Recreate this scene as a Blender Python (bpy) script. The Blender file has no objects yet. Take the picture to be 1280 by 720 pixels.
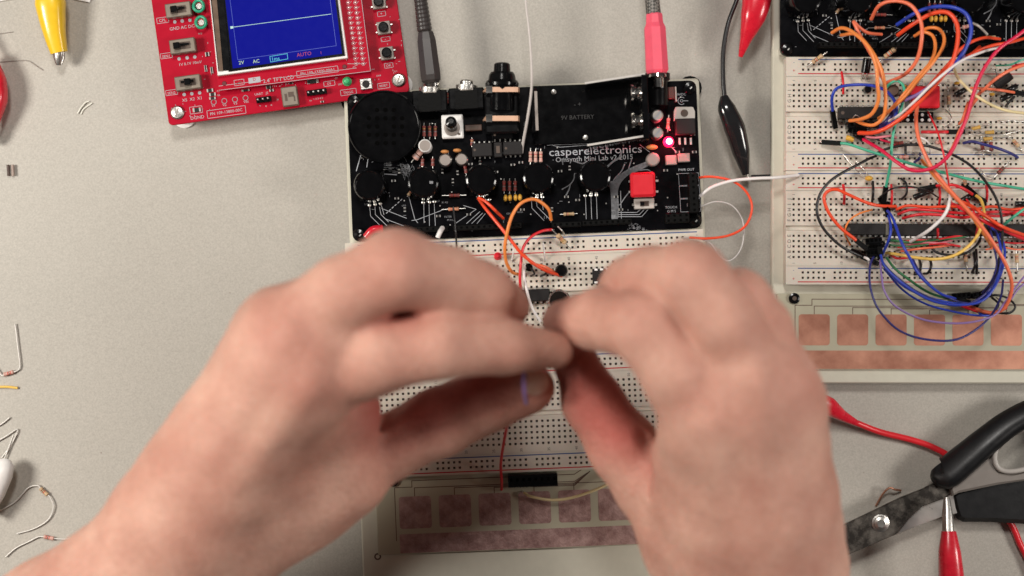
import bpy, math, random
import numpy as np
from mathutils import Vector, Matrix
R = math.radians
random.seed(7)
K = .00037          # metres per photo pixel on the table top
H = .75             # camera height above the table
C = bpy.context.scene.collection

def W(x, y, z=0.0):
    "photo pixel and height in mm -> world metres"
    z = z / 1000.0
    s = (1 - z / H) * K
    return Vector(((x - 640) * s, (360 - y) * s, z))
def px(z=17): return K * (1 - z / 1000.0 / H)      # size of one pixel at a height in mm

# ------------------------------------------------------------------ materials
MATS = {}
def mat(name, col, rough=.5, metal=0., bump=0., bscale=900., var=.06, vscale=250., coat=0., trans=0., ior=1.45, sss=0., emit=None, estr=0., spec=.5):
    if name in MATS: return MATS[name]
    m = bpy.data.materials.new(name); m.use_nodes = True
    nt = m.node_tree; b = nt.nodes['Principled BSDF']
    b.inputs['Roughness'].default_value = rough; b.inputs['Metallic'].default_value = metal
    b.inputs['Coat Weight'].default_value = coat; b.inputs['Coat Roughness'].default_value = .12
    b.inputs['Transmission Weight'].default_value = trans; b.inputs['IOR'].default_value = ior
    b.inputs['Specular IOR Level'].default_value = spec
    tc = nt.nodes.new('ShaderNodeTexCoord'); nz = nt.nodes.new('ShaderNodeTexNoise')
    nz.inputs['Scale'].default_value = vscale; nz.inputs['Detail'].default_value = 4
    nt.links.new(tc.outputs['Object'], nz.inputs['Vector'])
    mx = nt.nodes.new('ShaderNodeMix'); mx.data_type = 'RGBA'
    c = list(col) + [1]
    mx.inputs[6].default_value = [max(0, v * (1 - var * 2)) for v in c[:3]] + [1]
    mx.inputs[7].default_value = [min(1, v * (1 + var * 2)) for v in c[:3]] + [1]
    nt.links.new(nz.outputs['Fac'], mx.inputs[0]); nt.links.new(mx.outputs[2], b.inputs['Base Color'])
    rr = nt.nodes.new('ShaderNodeMapRange'); rr.inputs[3].default_value = max(.02, rough - .07); rr.inputs[4].default_value = min(1, rough + .07)
    nt.links.new(nz.outputs['Fac'], rr.inputs[0]); nt.links.new(rr.outputs[0], b.inputs['Roughness'])
    if bump:
        n2 = nt.nodes.new('ShaderNodeTexNoise'); n2.inputs['Scale'].default_value = bscale
        nt.links.new(tc.outputs['Object'], n2.inputs['Vector'])
        bp = nt.nodes.new('ShaderNodeBump'); bp.inputs['Strength'].default_value = bump; bp.inputs['Distance'].default_value = .0004
        nt.links.new(n2.outputs['Fac'], bp.inputs['Height']); nt.links.new(bp.outputs[0], b.inputs['Normal'])
    if sss:
        b.inputs['Subsurface Weight'].default_value = sss; b.inputs['Subsurface Scale'].default_value = .002
    if emit:
        b.inputs['Emission Color'].default_value = list(emit) + [1]; b.inputs['Emission Strength'].default_value = estr
    MATS[name] = m
    return m

ivory = mat('breadboard_plastic', (.625, .56, .48), .42, sss=.15, var=.02)
pit = mat('socket_hole', (.11, .08, .065), .8)
blue_ink = mat('blue_ink', (.05, .09, .24), .5); red_ink = mat('red_ink', (.50, .02, .03), .5); grey_ink = mat('grey_ink', (.10, .075, .07), .6)
hole_black = mat('speaker_hole', (.0012, .0012, .0012), .9, spec=.05); swmetal = mat('tarnished_switch_metal', (.22, .185, .15), .42, .5)
blackpcb = mat('black_solder_mask', (.0030, .0030, .0040), .19, bump=.05, bscale=400, var=.3, spec=.22)
silk = mat('white_silkscreen', (.40, .41, .44), .6)
silkdim = mat('worn_silkscreen', (.22, .225, .24), .6, var=.3, vscale=900)
cream = mat('base_panel_plastic', (.60, .575, .475), .45, var=.03)
fr4 = mat('fibreglass_laminate', (.47, .44, .33), .35, var=.05, vscale=60)
blackpl = mat('black_plastic', (.004, .004, .0045), .19, bump=.05, var=.2, spec=.4)
blackmat = mat('black_matte_plastic', (.003, .0029, .0029), .5, bump=.2, var=.2, spec=.12)
darkgrey = mat('dark_grey_epoxy', (.013, .011, .011), .5, bump=.25, bscale=3000, spec=.3)
knobm = mat('knob_plastic', (.0025, .0025, .003), .12, var=.2, spec=.5); glossblack = mat('glossy_tray_plastic', (.0025, .0025, .003), .13, bump=.06, bscale=200, var=.2, spec=.5)
chrome = mat('chrome', (.75, .73, .70), .14, 1.); steel = mat('brushed_steel', (.55, .53, .50), .33, 1., bump=.15, bscale=2000)
tin = mat('tinned_wire', (.72, .70, .66), .3, .9)
satin = mat('satin_aluminium', (.50, .46, .42), .5, .25); bronze = mat('copper_plated_band', (.40, .24, .16), .45, .45)
greycan = mat('grey_can_top', (.30, .26, .235), .45, .3)
redpcb = mat('red_solder_mask', (.41, .0025, .020), .40, bump=.08, bscale=500, var=.05, spec=.12)
redpl = mat('red_plastic', (.66, .012, .025), .38, coat=.1); rubred = mat('red_boot_vinyl', (.62, .012, .03), .28, coat=.3, var=.12)
pinkpl = mat('pink_plastic', (.84, .10, .16), .45, sss=.1); yellowpl = mat('yellow_boot_vinyl', (.80, .50, .02), .3, coat=.3)
whitepl = mat('white_plastic', (.82, .80, .78), .4); tan_res = mat('tan_resistor_body', (.55, .38, .22), .45)
dkred = mat('dark_red_resistor_body', (.26, .06, .05), .45); pinkres = mat('pinkish_resistor_body', (.62, .36, .30), .45)
band_b = mat('brown_band', (.12, .035, .02), .45); band_r = mat('red_band', (.5, .03, .02), .45); band_g = mat('gold_band', (.55, .36, .08), .4, .4)
yelcap = mat('yellow_capacitor_epoxy', (.66, .36, .05), .35); orcap = mat('orange_ceramic_disc', (.62, .26, .08), .45)
green_led = mat('green_diffused_lens', (.05, .42, .16), .3, sss=.2); greenring = mat('green_test_loop', (.02, .30, .17), .35)
copper_r = None

def wiremat(name, col, rough=.38): return mat(name + '_insulation', col, rough, var=.05, vscale=120, coat=.1)
WC = dict(orange=(.84, .25, .055), salmon=(.84, .18, .085), redor=(.82, .07, .02), red=(.70, .02, .03), magenta=(.66, .008, .06), blue=(.02, .05, .42), navy=(.03, .03, .17),
          purple=(.27, .17, .42), green=(.06, .42, .26), dgreen=(.03, .16, .06), white=(.82, .78, .76), black=(.012, .011, .012), yellow=(.86, .55, .12), pale=(.80, .66, .36),
          grey=(.55, .52, .50), pink=(.80, .25, .30), tan=(.62, .48, .22))

# ------------------------------------------------------------------ mesh builder
WM = {}      # object -> world matrix (kept by hand, no depsgraph needed)
class MB:
    def __init__(s): s.v = []; s.f = []; s.mi = []; s.sm = []; s.mats = []
    def m(s, material):
        if material not in s.mats: s.mats.append(material)
        return s.mats.index(material)
    def add(s, vs, fs, material, smooth=False):
        o = len(s.v); s.v += [Vector(p) for p in vs]; i = s.m(material)
        for f in fs: s.f.append([a + o for a in f]); s.mi.append(i); s.sm.append(smooth)
        return s
    def box(s, c, size, material, rz=0., M=None, cham=0.):
        x, y, z = [a / 2 for a in size]
        M = M or (Matrix.Translation(Vector(c)) @ Matrix.Rotation(rz, 4, 'Z'))
        if cham <= 0:
            vs = [M @ Vector(p) for p in ((-x,-y,-z),(x,-y,-z),(x,y,-z),(-x,y,-z),(-x,-y,z),(x,-y,z),(x,y,z),(-x,y,z))]
            return s.add(vs, [(3,2,1,0),(4,5,6,7),(0,1,5,4),(1,2,6,5),(2,3,7,6),(3,0,4,7)], material)
        q = min(cham, x * .8, y * .8, z * .8)
        def ring(a, b, zz, r):
            pts = []
            for (sx, sy, a0) in ((1,1,0),(-1,1,90),(-1,-1,180),(1,-1,270)):
                for k in range(3):
                    t = R(a0 + k * 45); pts.append(M @ Vector((sx * (a - r) + r * math.cos(t), sy * (b - r) + r * math.sin(t), zz)))
            return pts
        rings = [ring(x - q, y - q, -z, q * .5), ring(x, y, -z + q, q), ring(x, y, z - q, q), ring(x - q, y - q, z, q * .5)]
        vs = sum(rings, []); n = 12; fs = []
        for r_ in range(3):
            for k in range(n): fs.append((r_*n+k, r_*n+(k+1)%n, (r_+1)*n+(k+1)%n, (r_+1)*n+k))
        fs.append(tuple(range(n-1, -1, -1))); fs.append(tuple(range(3*n, 4*n)))
        return s.add(vs, fs, material)
    def prism(s, pts, z0, z1, material, top=None, cham=0.):
        "polygon pts [(x,y)] world metres, z0..z1"
        n = len(pts); c = Vector((sum(p[0] for p in pts)/n, sum(p[1] for p in pts)/n))
        area = sum(pts[i][0]*pts[(i+1)%n][1]-pts[(i+1)%n][0]*pts[i][1] for i in range(n))
        if area < 0: pts = pts[::-1]
        vs = [(p[0],p[1],z0) for p in pts]; fs = [tuple(range(n-1,-1,-1))]
        if cham:
            vs += [(p[0],p[1],z1-cham) for p in pts]
            ins = []
            for i in range(n):
                a = Vector(pts[i-1]); b = Vector(pts[i]); d = Vector(pts[(i+1)%n])
                e1 = (b-a).normalized(); e2 = (d-b).normalized()
                nn = (Vector((-e1.y,e1.x)) + Vector((-e2.y,e2.x))); nn = nn.normalized() if nn.length > 1e-6 else Vector((0,0))
                ins.append((b.x+nn.x*cham, b.y+nn.y*cham, z1))
            vs += ins
            for r_ in range(2): fs += [(r_*n+k, r_*n+(k+1)%n, (r_+1)*n+(k+1)%n, (r_+1)*n+k) for k in range(n)]
            s.add(vs, fs, material); s.add([vs[2*n+k] for k in range(n)], [tuple(range(n))], top or material)
        else:
            vs += [(p[0],p[1],z1) for p in pts]
            fs += [(k,(k+1)%n,n+(k+1)%n,n+k) for k in range(n)]
            s.add(vs, fs, material); s.add(vs[n:], [tuple(range(n))], top or material)
        return s
    def lathe(s, prof, base, axis=(0,0,1), seg=28, material=None, mats=None, smooth=True, cap=True):
        "prof [(t,r)] along axis from base"
        ax = Vector(axis).normalized(); u = ax.orthogonal().normalized(); w = ax.cross(u); base = Vector(base)
        rings = []
        for t, r in prof:
            rings.append([base + ax*t + (u*math.cos(2*math.pi*k/seg) + w*math.sin(2*math.pi*k/seg))*max(r,1e-6) for k in range(seg)])
        for i in range(len(prof)-1):
            mm = mats[i] if mats else material
            vs = rings[i] + rings[i+1]
            s.add(vs, [(k,(k+1)%seg,seg+(k+1)%seg,seg+k) for k in range(seg)], mm, smooth and abs(prof[i][0]-prof[i+1][0])>1e-7)
        if cap:
            s.add(rings[0], [tuple(range(seg-1,-1,-1))], mats[0] if mats else material)
            s.add(rings[-1], [tuple(range(seg))], mats[-1] if mats else material)
        return s
    def loft(s, pts, ra, rb, material, seg=10, cap=True, flat=False, sq=1.):
        "tube through world pts with sideways half width ra and vertical half height rb"
        n = len(pts); pts = [Vector(p) for p in pts]
        ra = [ra]*n if not hasattr(ra,'__len__') else ra; rb = ra if rb is None else ([rb]*n if not hasattr(rb,'__len__') else rb)
        rings = []; prev = None
        for i in range(n):
            t = (pts[min(i+1,n-1)] - pts[max(i-1,0)]); t = t.normalized() if t.length > 1e-9 else Vector((1,0,0))
            side = t.cross(Vector((0,0,1)))
            if prev is not None:
                side = prev - t*prev.dot(t)
            elif side.length < .2: side = t.orthogonal()
            side.normalize(); up = side.cross(t).normalized(); prev = side
            ring = []
            for k in range(seg):
                a = 2*math.pi*(k+.5)/seg; ca, sa = math.cos(a), math.sin(a)
                ca = math.copysign(abs(ca)**sq, ca); sa = math.copysign(abs(sa)**sq, sa)
                ring.append(pts[i] + side*ca*ra[i] + up*sa*rb[i])
            rings.append(ring)
        vs = sum(rings, [])
        s.add(vs, [(i*seg+k, i*seg+(k+1)%seg, (i+1)*seg+(k+1)%seg, (i+1)*seg+k) for i in range(n-1) for k in range(seg)], material, not flat)
        if cap: s.add(rings[0], [tuple(range(seg-1,-1,-1))], material); s.add(rings[-1], [tuple(range(seg))], material)
        return s
    def ribbon(s, pts, w, material):
        "flat strip lying at pts"
        pts = [Vector(p) for p in pts]
        for a, b in zip(pts, pts[1:]):
            d = (b-a); 
            if d.length < 1e-9: continue
            d.normalize(); q = Vector((-d.y, d.x, 0))*w/2; e = d*w*.3
            s.add([a-e-q, b+e-q, b+e+q, a-e+q], [(0,1,2,3)], material)
        return s
    def sphere(s, c, r, material, seg=14, rings=8, sc=(1,1,1)):
        c = Vector(c); vs = [c+Vector((0,0,-r*sc[2]))]
        for i in range(1, rings):
            t = math.pi*i/rings - math.pi/2
            for k in range(seg):
                a = 2*math.pi*k/seg; vs.append(c+Vector((r*sc[0]*math.cos(t)*math.cos(a), r*sc[1]*math.cos(t)*math.sin(a), r*sc[2]*math.sin(t))))
        vs.append(c+Vector((0,0,r*sc[2]))); fs = []
        for k in range(seg): fs.append((0, 1+(k+1)%seg, 1+k)); fs.append((len(vs)-1, len(vs)-1-seg+k, len(vs)-1-seg+(k+1)%seg))
        for i in range(rings-2):
            for k in range(seg): fs.append((1+i*seg+k, 1+i*seg+(k+1)%seg, 1+(i+1)*seg+(k+1)%seg, 1+(i+1)*seg+k))
        return s.add(vs, fs, material, True)
    def text(s, st, pos, size, rz, material, align='LEFT', M=None):
        me = glyphs(st, align)
        M = M or (Matrix.Translation(Vector(pos)) @ Matrix.Rotation(rz, 4, 'Z') @ Matrix.Scale(size, 4))
        return s.add([M @ Vector(v) for v in me[0]], me[1], material)
    def build(s, name, parent=None, loc=None, rz=0.):
        if not s.v: return None
        xs = [v.x for v in s.v]; ys = [v.y for v in s.v]; zs = [v.z for v in s.v]
        if loc is None:
            loc = Vector(((min(xs)+max(xs))/2, (min(ys)+max(ys))/2, min(zs) if parent is None else (min(zs)+max(zs))/2))
        Mw = Matrix.Translation(loc) @ Matrix.Rotation(rz, 4, 'Z')
        if parent is not None:
            pr = WM[parent].to_euler().z; Mw = Matrix.Translation(loc) @ Matrix.Rotation(pr, 4, 'Z')
        inv = Mw.inverted()
        me = bpy.data.meshes.new(name); me.from_pydata([inv @ v for v in s.v], [], s.f)
        for m_ in s.mats: me.materials.append(m_)
        me.polygons.foreach_set('material_index', s.mi); me.polygons.foreach_set('use_smooth', s.sm)
        me.update()
        o = bpy.data.objects.new(name, me); C.objects.link(o)
        WM[o] = Mw
        if parent is not None: o.parent = parent; o.matrix_basis = WM[parent].inverted() @ Mw
        else: o.matrix_basis = Mw
        return o
GL = {}
def glyphs(st, align):
    if (st, align) in GL: return GL[(st, align)]
    cu = bpy.data.curves.new('lettering', 'FONT'); cu.body = st; cu.align_x = align; cu.resolution_u = 2; cu.size = 1
    o = bpy.data.objects.new('lettering', cu); me = bpy.data.meshes.new_from_object(o)
    r = ([tuple(v.co) for v in me.vertices], [tuple(p.vertices) for p in me.polygons])
    bpy.data.objects.remove(o); bpy.data.curves.remove(cu); bpy.data.meshes.remove(me)
    GL[(st, align)] = r; return r

def empty(name, loc, rz=0.):
    o = bpy.data.objects.new(name, None); C.objects.link(o); o.empty_display_size = .01
    o.location = loc; o.rotation_euler = (0,0,rz); WM[o] = Matrix.Translation(Vector(loc)) @ Matrix.Rotation(rz, 4, 'Z'); return o
def tag(o, label=None, cat=None, group=None, kind=None):
    if label: o['label'] = label
    if cat: o['category'] = cat
    if group: o['group'] = group
    if kind: o['kind'] = kind
    return o
def children(o): return [c for c in bpy.data.objects if c.parent == o]
def copy_tree(o, parent=None):
    c = o.copy(); C.objects.link(c); c.parent = parent
    for ch in children(o): copy_tree(ch, c)
    return c

def spline(pts, sub=6):
    P_ = [Vector(p) for p in pts]
    if len(P_) < 3: return [P_[0].lerp(P_[-1], i/sub) for i in range(sub+1)]
    P_ = [P_[0]*2-P_[1]] + P_ + [P_[-1]*2-P_[-2]]
    out = []
    for i in range(1, len(P_)-2):
        a, b, c, d = P_[i-1:i+3]
        for k in range(sub):
            t = k/sub
            out.append(.5*((2*b)+(c-a)*t+(2*a-5*b+4*c-d)*t*t+(-a+3*b-3*c+d)*t**3))
    out.append(P_[-2]); return out
def arch(pts, z0, z1, zm):
    "give flat pixel points a height: z0 at the start, z1 at the end, arching over zm"
    L = [0.]
    for a, b in zip(pts, pts[1:]): L.append(L[-1] + math.hypot(a[0]-b[0], a[1]-b[1]))
    out = []
    for p, l in zip(pts, L):
        t = l/L[-1]; base = z0+(z1-z0)*t; s_ = math.sin(math.pi*t)**.7 if 0 < t < 1 else 0
        out.append((p[0], p[1], p[2] if len(p) > 2 else base + max(0, zm-base)*s_))
    return out
def housing(mb, p, d, ln=.008, w=.0026):
    d = Vector(d).normalized(); q = Vector(p)
    mb.loft([q - d*.001, q + d*ln], w*.55, w*.55, blackmat, seg=4, flat=True)

mtin = mat('matte_tinned_lead', (.70, .67, .63), .45, .25)
def wire(label, colour, pts, r=.75, z=(19,19,30), ends=('pin','pin'), name='jumper_wire', cat='jumper wire', group='jumper wires plugged into the boards', seg=8):
    "pts in photo pixels; ends: pin, housing or None"
    w = [W(*p) for p in spline(arch(pts, *z), 6)]
    wm = wiremat(colour, WC[colour])
    rr = r/1000*random.uniform(.78, .90)
    mb = MB().loft(w, rr, rr, wm, seg=seg)
    if ends == (None, None):
        return tag(mb.build(name), label, cat, group)
    root = empty(name, (w[0].x, w[0].y, min(p.z for p in w)))
    tag(root, label, cat, group)
    mb.build('insulation', root)
    for e, p, q in ((ends[0], w[0], w[2]), (ends[1], w[-1], w[-3])):
        out = (p-q).normalized()
        if e == 'pin':
            t = p + Vector((out.x*.0012, out.y*.0012, -.0035))
            MB().loft([p, p.lerp(t, .4)+Vector((0,0,.0006)), t], .00032, .00032, tin, seg=6).build('pin', root)
        elif e == 'housing':
            b = MB(); d = Vector((out.x, out.y, out.z*.4-.12)); housing(b, p, d, .0075); b.build('connector_housing', root)
            d.normalize(); t = p+d*.0075
            MB().loft([t, t+d*.0012, t+d*.0012+Vector((0,0,-.002))], .0003, .0003, tin, seg=6).build('pin', root)
    return root

def resistor(a, b, label, body=tan_res, bands=None, r=.0011, blen=.0062, lead=.00028, parent=None, name='resistor', bent=True, mid=.5, group=None, leads=None):
    "a, b world points of the two lead ends; body in the middle"
    a, b = Vector(a), Vector(b); d = (b-a); L = d.length; d.normalize(); c = a.lerp(b, mid); blen = min(blen, L*.7)
    bands = bands or [band_b, band_r, band_b, band_g]
    if parent is None:
        root = empty(name, (c.x, c.y, min(a.z,b.z))); tag(root, label, 'resistor', group)
        bodyname = 'body'
    else: root = parent; bodyname = name
    prof = [(0,r*.5),(.06,r),(.2,r),(.22,r*.86)]; ms = [body, body, body]
    x = .26
    for k, bm in enumerate(bands):
        prof += [(x,r*.86),(x+.06,r*.86)]; ms += [body, bm]; x += .13
    prof += [(.78,r*.86),(.8,r),(.94,r),(1,r*.5)]; ms += [body, body, body, body]
    p0 = c - d*blen/2
    bd = MB().lathe([(t*blen, q) for t, q in prof], p0, d, 10, mats=ms).build(bodyname, root)
    if leads: 
        for i, path in enumerate(leads): MB().loft(spline(path, 5), lead, lead, tin, seg=6).build('lead', root if parent is None else bd)
    else:
        for e, s0 in ((a, p0), (b, c + d*blen/2)):
            o = (e-s0)
            path = [s0, s0+o*.6, e, e+Vector((0,0,-.004))] if bent else [s0, e]
            MB().loft(spline(path, 4), lead, lead, tin, seg=6).build('lead', root if parent is None else bd)
    return root
# ------------------------------------------------------------------ table
tm = bpy.data.materials.new('speckled_laminate'); tm.use_nodes = True
nt = tm.node_tree; bs = nt.nodes['Principled BSDF']; tc = nt.nodes.new('ShaderNodeTexCoord')
def N(t, **k):
    n = nt.nodes.new(t)
    for a, b in k.items(): n.inputs[a].default_value = b
    return n
n1 = N('ShaderNodeTexNoise', Scale=1500., Detail=3.); n2 = N('ShaderNodeTexNoise', Scale=9., Detail=5.); n3 = N('ShaderNodeTexNoise', Scale=2600., Detail=1.)
sp = N('ShaderNodeTexVoronoi', Scale=55.); spk = nt.nodes.new('ShaderNodeMapRange'); spk.inputs[1].default_value = .010; spk.inputs[2].default_value = .035
for n in (n1, n2, n3, sp): nt.links.new(tc.outputs['Object'], n.inputs['Vector'])
r1 = nt.nodes.new('ShaderNodeValToRGB'); e = r1.color_ramp.elements
e[0].position = .30; e[0].color = (.375, .350, .308, 1); e[1].position = .70; e[1].color = (.475, .445, .395, 1)
nt.links.new(n1.outputs['Fac'], r1.inputs[0])
m2 = nt.nodes.new('ShaderNodeMix'); m2.data_type = 'RGBA'; m2.blend_type = 'MULTIPLY'; m2.inputs[0].default_value = 1
r2 = nt.nodes.new('ShaderNodeValToRGB'); e = r2.color_ramp.elements; e[0].position = .3; e[0].color = (.93,.925,.92,1); e[1].position = .7; e[1].color = (1,1,1,1)
nt.links.new(n2.outputs['Fac'], r2.inputs[0]); nt.links.new(r1.outputs[0], m2.inputs[6]); nt.links.new(r2.outputs[0], m2.inputs[7])
m3 = nt.nodes.new('ShaderNodeMix'); m3.data_type = 'RGBA'; m3.inputs[6].default_value = (.24,.20,.17,1)
nt.links.new(sp.outputs['Distance'], spk.inputs[0]); nt.links.new(spk.outputs[0], m3.inputs[0]); nt.links.new(m2.outputs[2], m3.inputs[7])
nt.links.new(m3.outputs[2], bs.inputs['Base Color']); bs.inputs['Roughness'].default_value = .5
bp = N('ShaderNodeBump', Strength=.25, Distance=.0002); nt.links.new(n3.outputs['Fac'], bp.inputs['Height']); nt.links.new(bp.outputs[0], bs.inputs['Normal'])
mb = MB(); mb.box((0,-.05,-.0125), (1.7,1.2,.025), tm, cham=.003)
tag(mb.build('table', loc=Vector((0,0,-.025))), kind='structure')

# ------------------------------------------------------------------ the synthesizer unit (middle one, then a copy at right)
TH = R(2.3)
def LC(u, v, z):
    x = 441 + .9992*u + .0401*v; y = 302.5 - .0401*u + .9992*v
    p = W(x, y, 17); return Vector((p.x, p.y, z/1000))
def L2(u, v): p = LC(u, v, 0); return (p.x, p.y)
def rrect(u0, v0, u1, v1, r):
    pts = []
    for cu, cv, a0 in ((u1-r, v1-r, 0), (u0+r, v1-r, 90), (u0+r, v0+r, 180), (u1-r, v0+r, 270)):
        for k in range(5):
            a = R(a0 + k*22.5); pts.append(L2(cu + r*math.cos(a), cv + r*math.sin(a)))
    return pts
root = empty('synthesizer_unit', LC(0, 0, 0), TH)
tag(root, 'black synthesizer board with white breadboard under the hands, with round speaker and battery tray', 'electronics kit', 'synthesizer units with breadboards')
U = root
S = px(17)
# base
base = MB().prism(rrect(-6, -190, 443, 480, 5), .004, .0095, cream, cham=.0006).build('base_panel', U)
for (u, v) in ((4, -180), (433, -180), (4, 470), (433, 470)):
    MB().lathe([(0, .005), (.004, .0055)], LC(u, v, 0), seg=16, material=blackmat).build('rubber_foot', base)
# circuit board
PZ = 17.
pcb = MB().prism(rrect(0, -185, 437, 0, 9), .0154, .017, blackpcb, cham=.0002).build('circuit_board', U)
for (u, v) in ((8.5, -9), (428, -10), (428, -176), (9, -176)):
    b = MB().lathe([(0, .003), (.0056, .003)], LC(u, v, 9.6), seg=6, material=tin, smooth=False)
    b.lathe([(0, .0030), (.0008, .0030), (.0016, .0022), (.0019, .0008)], LC(u, v, 17.0), seg=18, material=blackpl)
    b.box(LC(u+1.5, v+1, 18.9), (.0012,.0006,.0001), steel, rz=R(50))  # steel sliver stands in for a glint on the black head
    b.build('mounting_screw', pcb)
# silkscreen
sk = MB(); ZS = 17.12
def T(x, y): return W(x, y, ZS)
def z4(X, Y): return T(420 + X/5.333, 180 + Y/5.333)
def z5(X, Y): return T(640 + X/5.12, 180 + Y/5.12)
def lines(f, ls, w=1.0, m_=silk):
    for l in ls: sk.ribbon([f(*p) for p in l], w*S, m_)
lines(z4, [[(165,75),(135,180)], [(215,85),(205,155)], [(320,200),(405,205)]], 1.1)
lines(z4, [[(225,420),(230,480),(290,540)], [(260,420),(262,470),(340,545)], [(290,420),(300,470),(350,520)], [(305,430),(470,495)], [(330,500),(450,545)], [(480,330),(525,500),(545,525)],
           [(505,510),(540,505),(710,440)], [(585,400),(587,525)], [(620,400),(623,545)], [(655,400),(662,545)], [(850,410),(935,435),(795,530)], [(960,450),(870,530)], [(978,460),(905,530)], [(995,465),(940,530)], [(300,400),(320,470)]], .62, silk)
for k in range(6): lines(z4, [[(335+k*19, 462-k*17), (345+k*19, 453-k*17)]], .8)
lines(z5, [[(125,360),(127,410),(205,490)], [(157,370),(160,400),(240,480)], [(470,330),(475,480)], [(505,330),(510,480)], [(540,330),(545,480)],
           [(870,420),(830,465),(670,465)], [(845,420),(815,452),(680,452)], [(820,420),(800,438),(680,438)], [(190,350),(200,420)], [(695,300),(700,480)]], .62)
# the tree drawing
for l, w in (([(657,470),(655,360),(650,300),(640,250)], 8), ([(672,465),(672,380),(668,300),(690,240),(740,190),(800,165),(870,130)], 4), ([(650,290),(672,230),(715,190),(790,150),(855,125)], 4),
             ([(640,265),(655,225),(700,175),(720,130)], 1.5), ([(740,180),(755,130),(765,100)], 1.2), ([(615,140),(650,110),(690,85),(700,50)], 2.4), ([(690,390),(740,320),(790,280)], 1.2),
             ([(320,290),(370,260),(395,225),(400,190)], 1.3), ([(345,330),(365,290),(372,260)], 1.6), ([(325,130),(322,110)], 1.4), ([(400,110),(450,125),(480,110)], 1.5), ([(620,270),(600,250),(590,200)], 1.5), ([(800,170),(870,165),(900,190)], 1.)):
    sk.ribbon([z5(*p) for p in spline([(a, b, 0) for a, b in l], 4) for p in [(p[0], p[1])]], w*S, silkdim)
rnd = random.Random(3)
for k in range(46):       # scribbled texture beside the second knob
    X, Y = rnd.gauss(470, 22), rnd.gauss(165, 32); a = rnd.uniform(-.6, .6) + 1.2
    sk.ribbon([z4(X, Y), z4(X + 22*math.cos(a), Y + 22*math.sin(a))], .5*S, silkdim)
for k in range(30):
    X, Y = rnd.uniform(300, 460), rnd.uniform(135, 205)
    sk.ribbon([z4(X, Y), z4(X + rnd.uniform(15, 50), Y + rnd.uniform(-6, 6))], .35*S, silkdim)
for k in range(60):
    X, Y = rnd.uniform(735, 880), rnd.uniform(485, 555)
    if (X-735)/145 < (Y-470)/90: sk.ribbon([z5(X, Y), z5(X + rnd.uniform(4, 16), Y + rnd.uniform(-9, 9))], .5*S, silkdim)
def st(x, y, s, size, m_=silk, al='CENTER', rz=TH): sk.text(s, T(x, y), size*S, rz, m_, al)
sk.text('casperelectronics', (0,0,0), 1, 0, silk, 'CENTER', M=Matrix.Translation(T(744.5, 192.8)) @ Matrix.Rotation(TH, 4, 'Z') @ Matrix.Diagonal((16.6*S, 14.2*S, 1, 1)))
st(743, 200.8, 'Omsynth Mini Lab v2 2015', 8.9, mat('thin_silkscreen', (.34,.35,.37), .6))
lines(T, [[(684,181.5),(806,177)], [(684,180),(700,184),(740,181),(760,185)], [(838,183),(846,190)], [(800,181),(812,190)]], .6)
st(858, 213.5, 'PWR OUT', 4.4); st(839, 260.5, 'TOUCH', 4.2); st(839.5, 265.5, 'G M S', 4.4)
lines(T, [[(848,217),(873,216),(874,231),(849,232),(848,217)], [(849,233),(874,232),(875,247),(850,248),(849,233)], [(850,249),(875,248),(876,264),(851,265),(850,249)]], .45)
st(852, 119.5, '9VDC', 4.4)
def ringpts(x, y, r, a0=0, a1=360, n=14): return [(x + r*math.cos(R(a0+(a1-a0)*k/n)), y + r*math.sin(R(a0+(a1-a0)*k/n))) for k in range(n+1)]
lines(T, [ringpts(852, 126, 4.6, 50, 310), ringpts(852, 126, 1.6), [(853.5,126),(860,126)], [(844,124.5),(847.5,126)]], .8)
for x, y, s, z in ((560,272,'FILTER',3.2),(563,276,'M H L',3.2),(556,254,'R1 R2',3), (636,268,'OSC',3), (650,266,'ADSR',3), (459,256.5,'1 2 3',3.4),(546,252.5,'1 2 3',3.4),(728,214,'GATE',3), (598,112,'OUT',3.2),(556,108,'IN',3.2), (832,113,'+',4), (468,203,'SPKR',3.4), (505,258,'LFO',3), (690,232,'OSC 2',3),(616,232,'OSC 1',3)): st(x, y, s, z, silkdim)
for k in range(90):       # reference marks scattered among the parts
    u, v = rnd.uniform(8, 428), rnd.uniform(-180, -6)
    p = LC(u, v, ZS); d = rnd.choice(((1,0),(0,1)))
    sk.ribbon([p, p + Vector((d[0], d[1], 0))*rnd.uniform(1.2, 4)*S], .5*S, silkdim)
sk.build('silkscreen_print', pcb)
# solder pads and small via dots
b = MB()
for x, y in ((462,256.5),(469,255.5),(475.5,254.5),(529,253),(537,252.5),(543,252),(600,250),(606,249.7),(612,249.4),(664,247),(671,246.6),(678,246.2),(731.5,244.5),(738.5,244.2),(745.5,243.8)):
    b.lathe([(0, .0008), (.0004, .0007), (.0006, .0003)], W(x, y, 17.02), seg=8, material=tin)
for k in range(60):
    u, v = rnd.uniform(10, 425), rnd.uniform(-178, -8)
    b.lathe([(0, .00035), (.00012, .0003)], LC(u, v, 17.02), seg=6, material=tin)
b.build('solder_pads', pcb)
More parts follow.
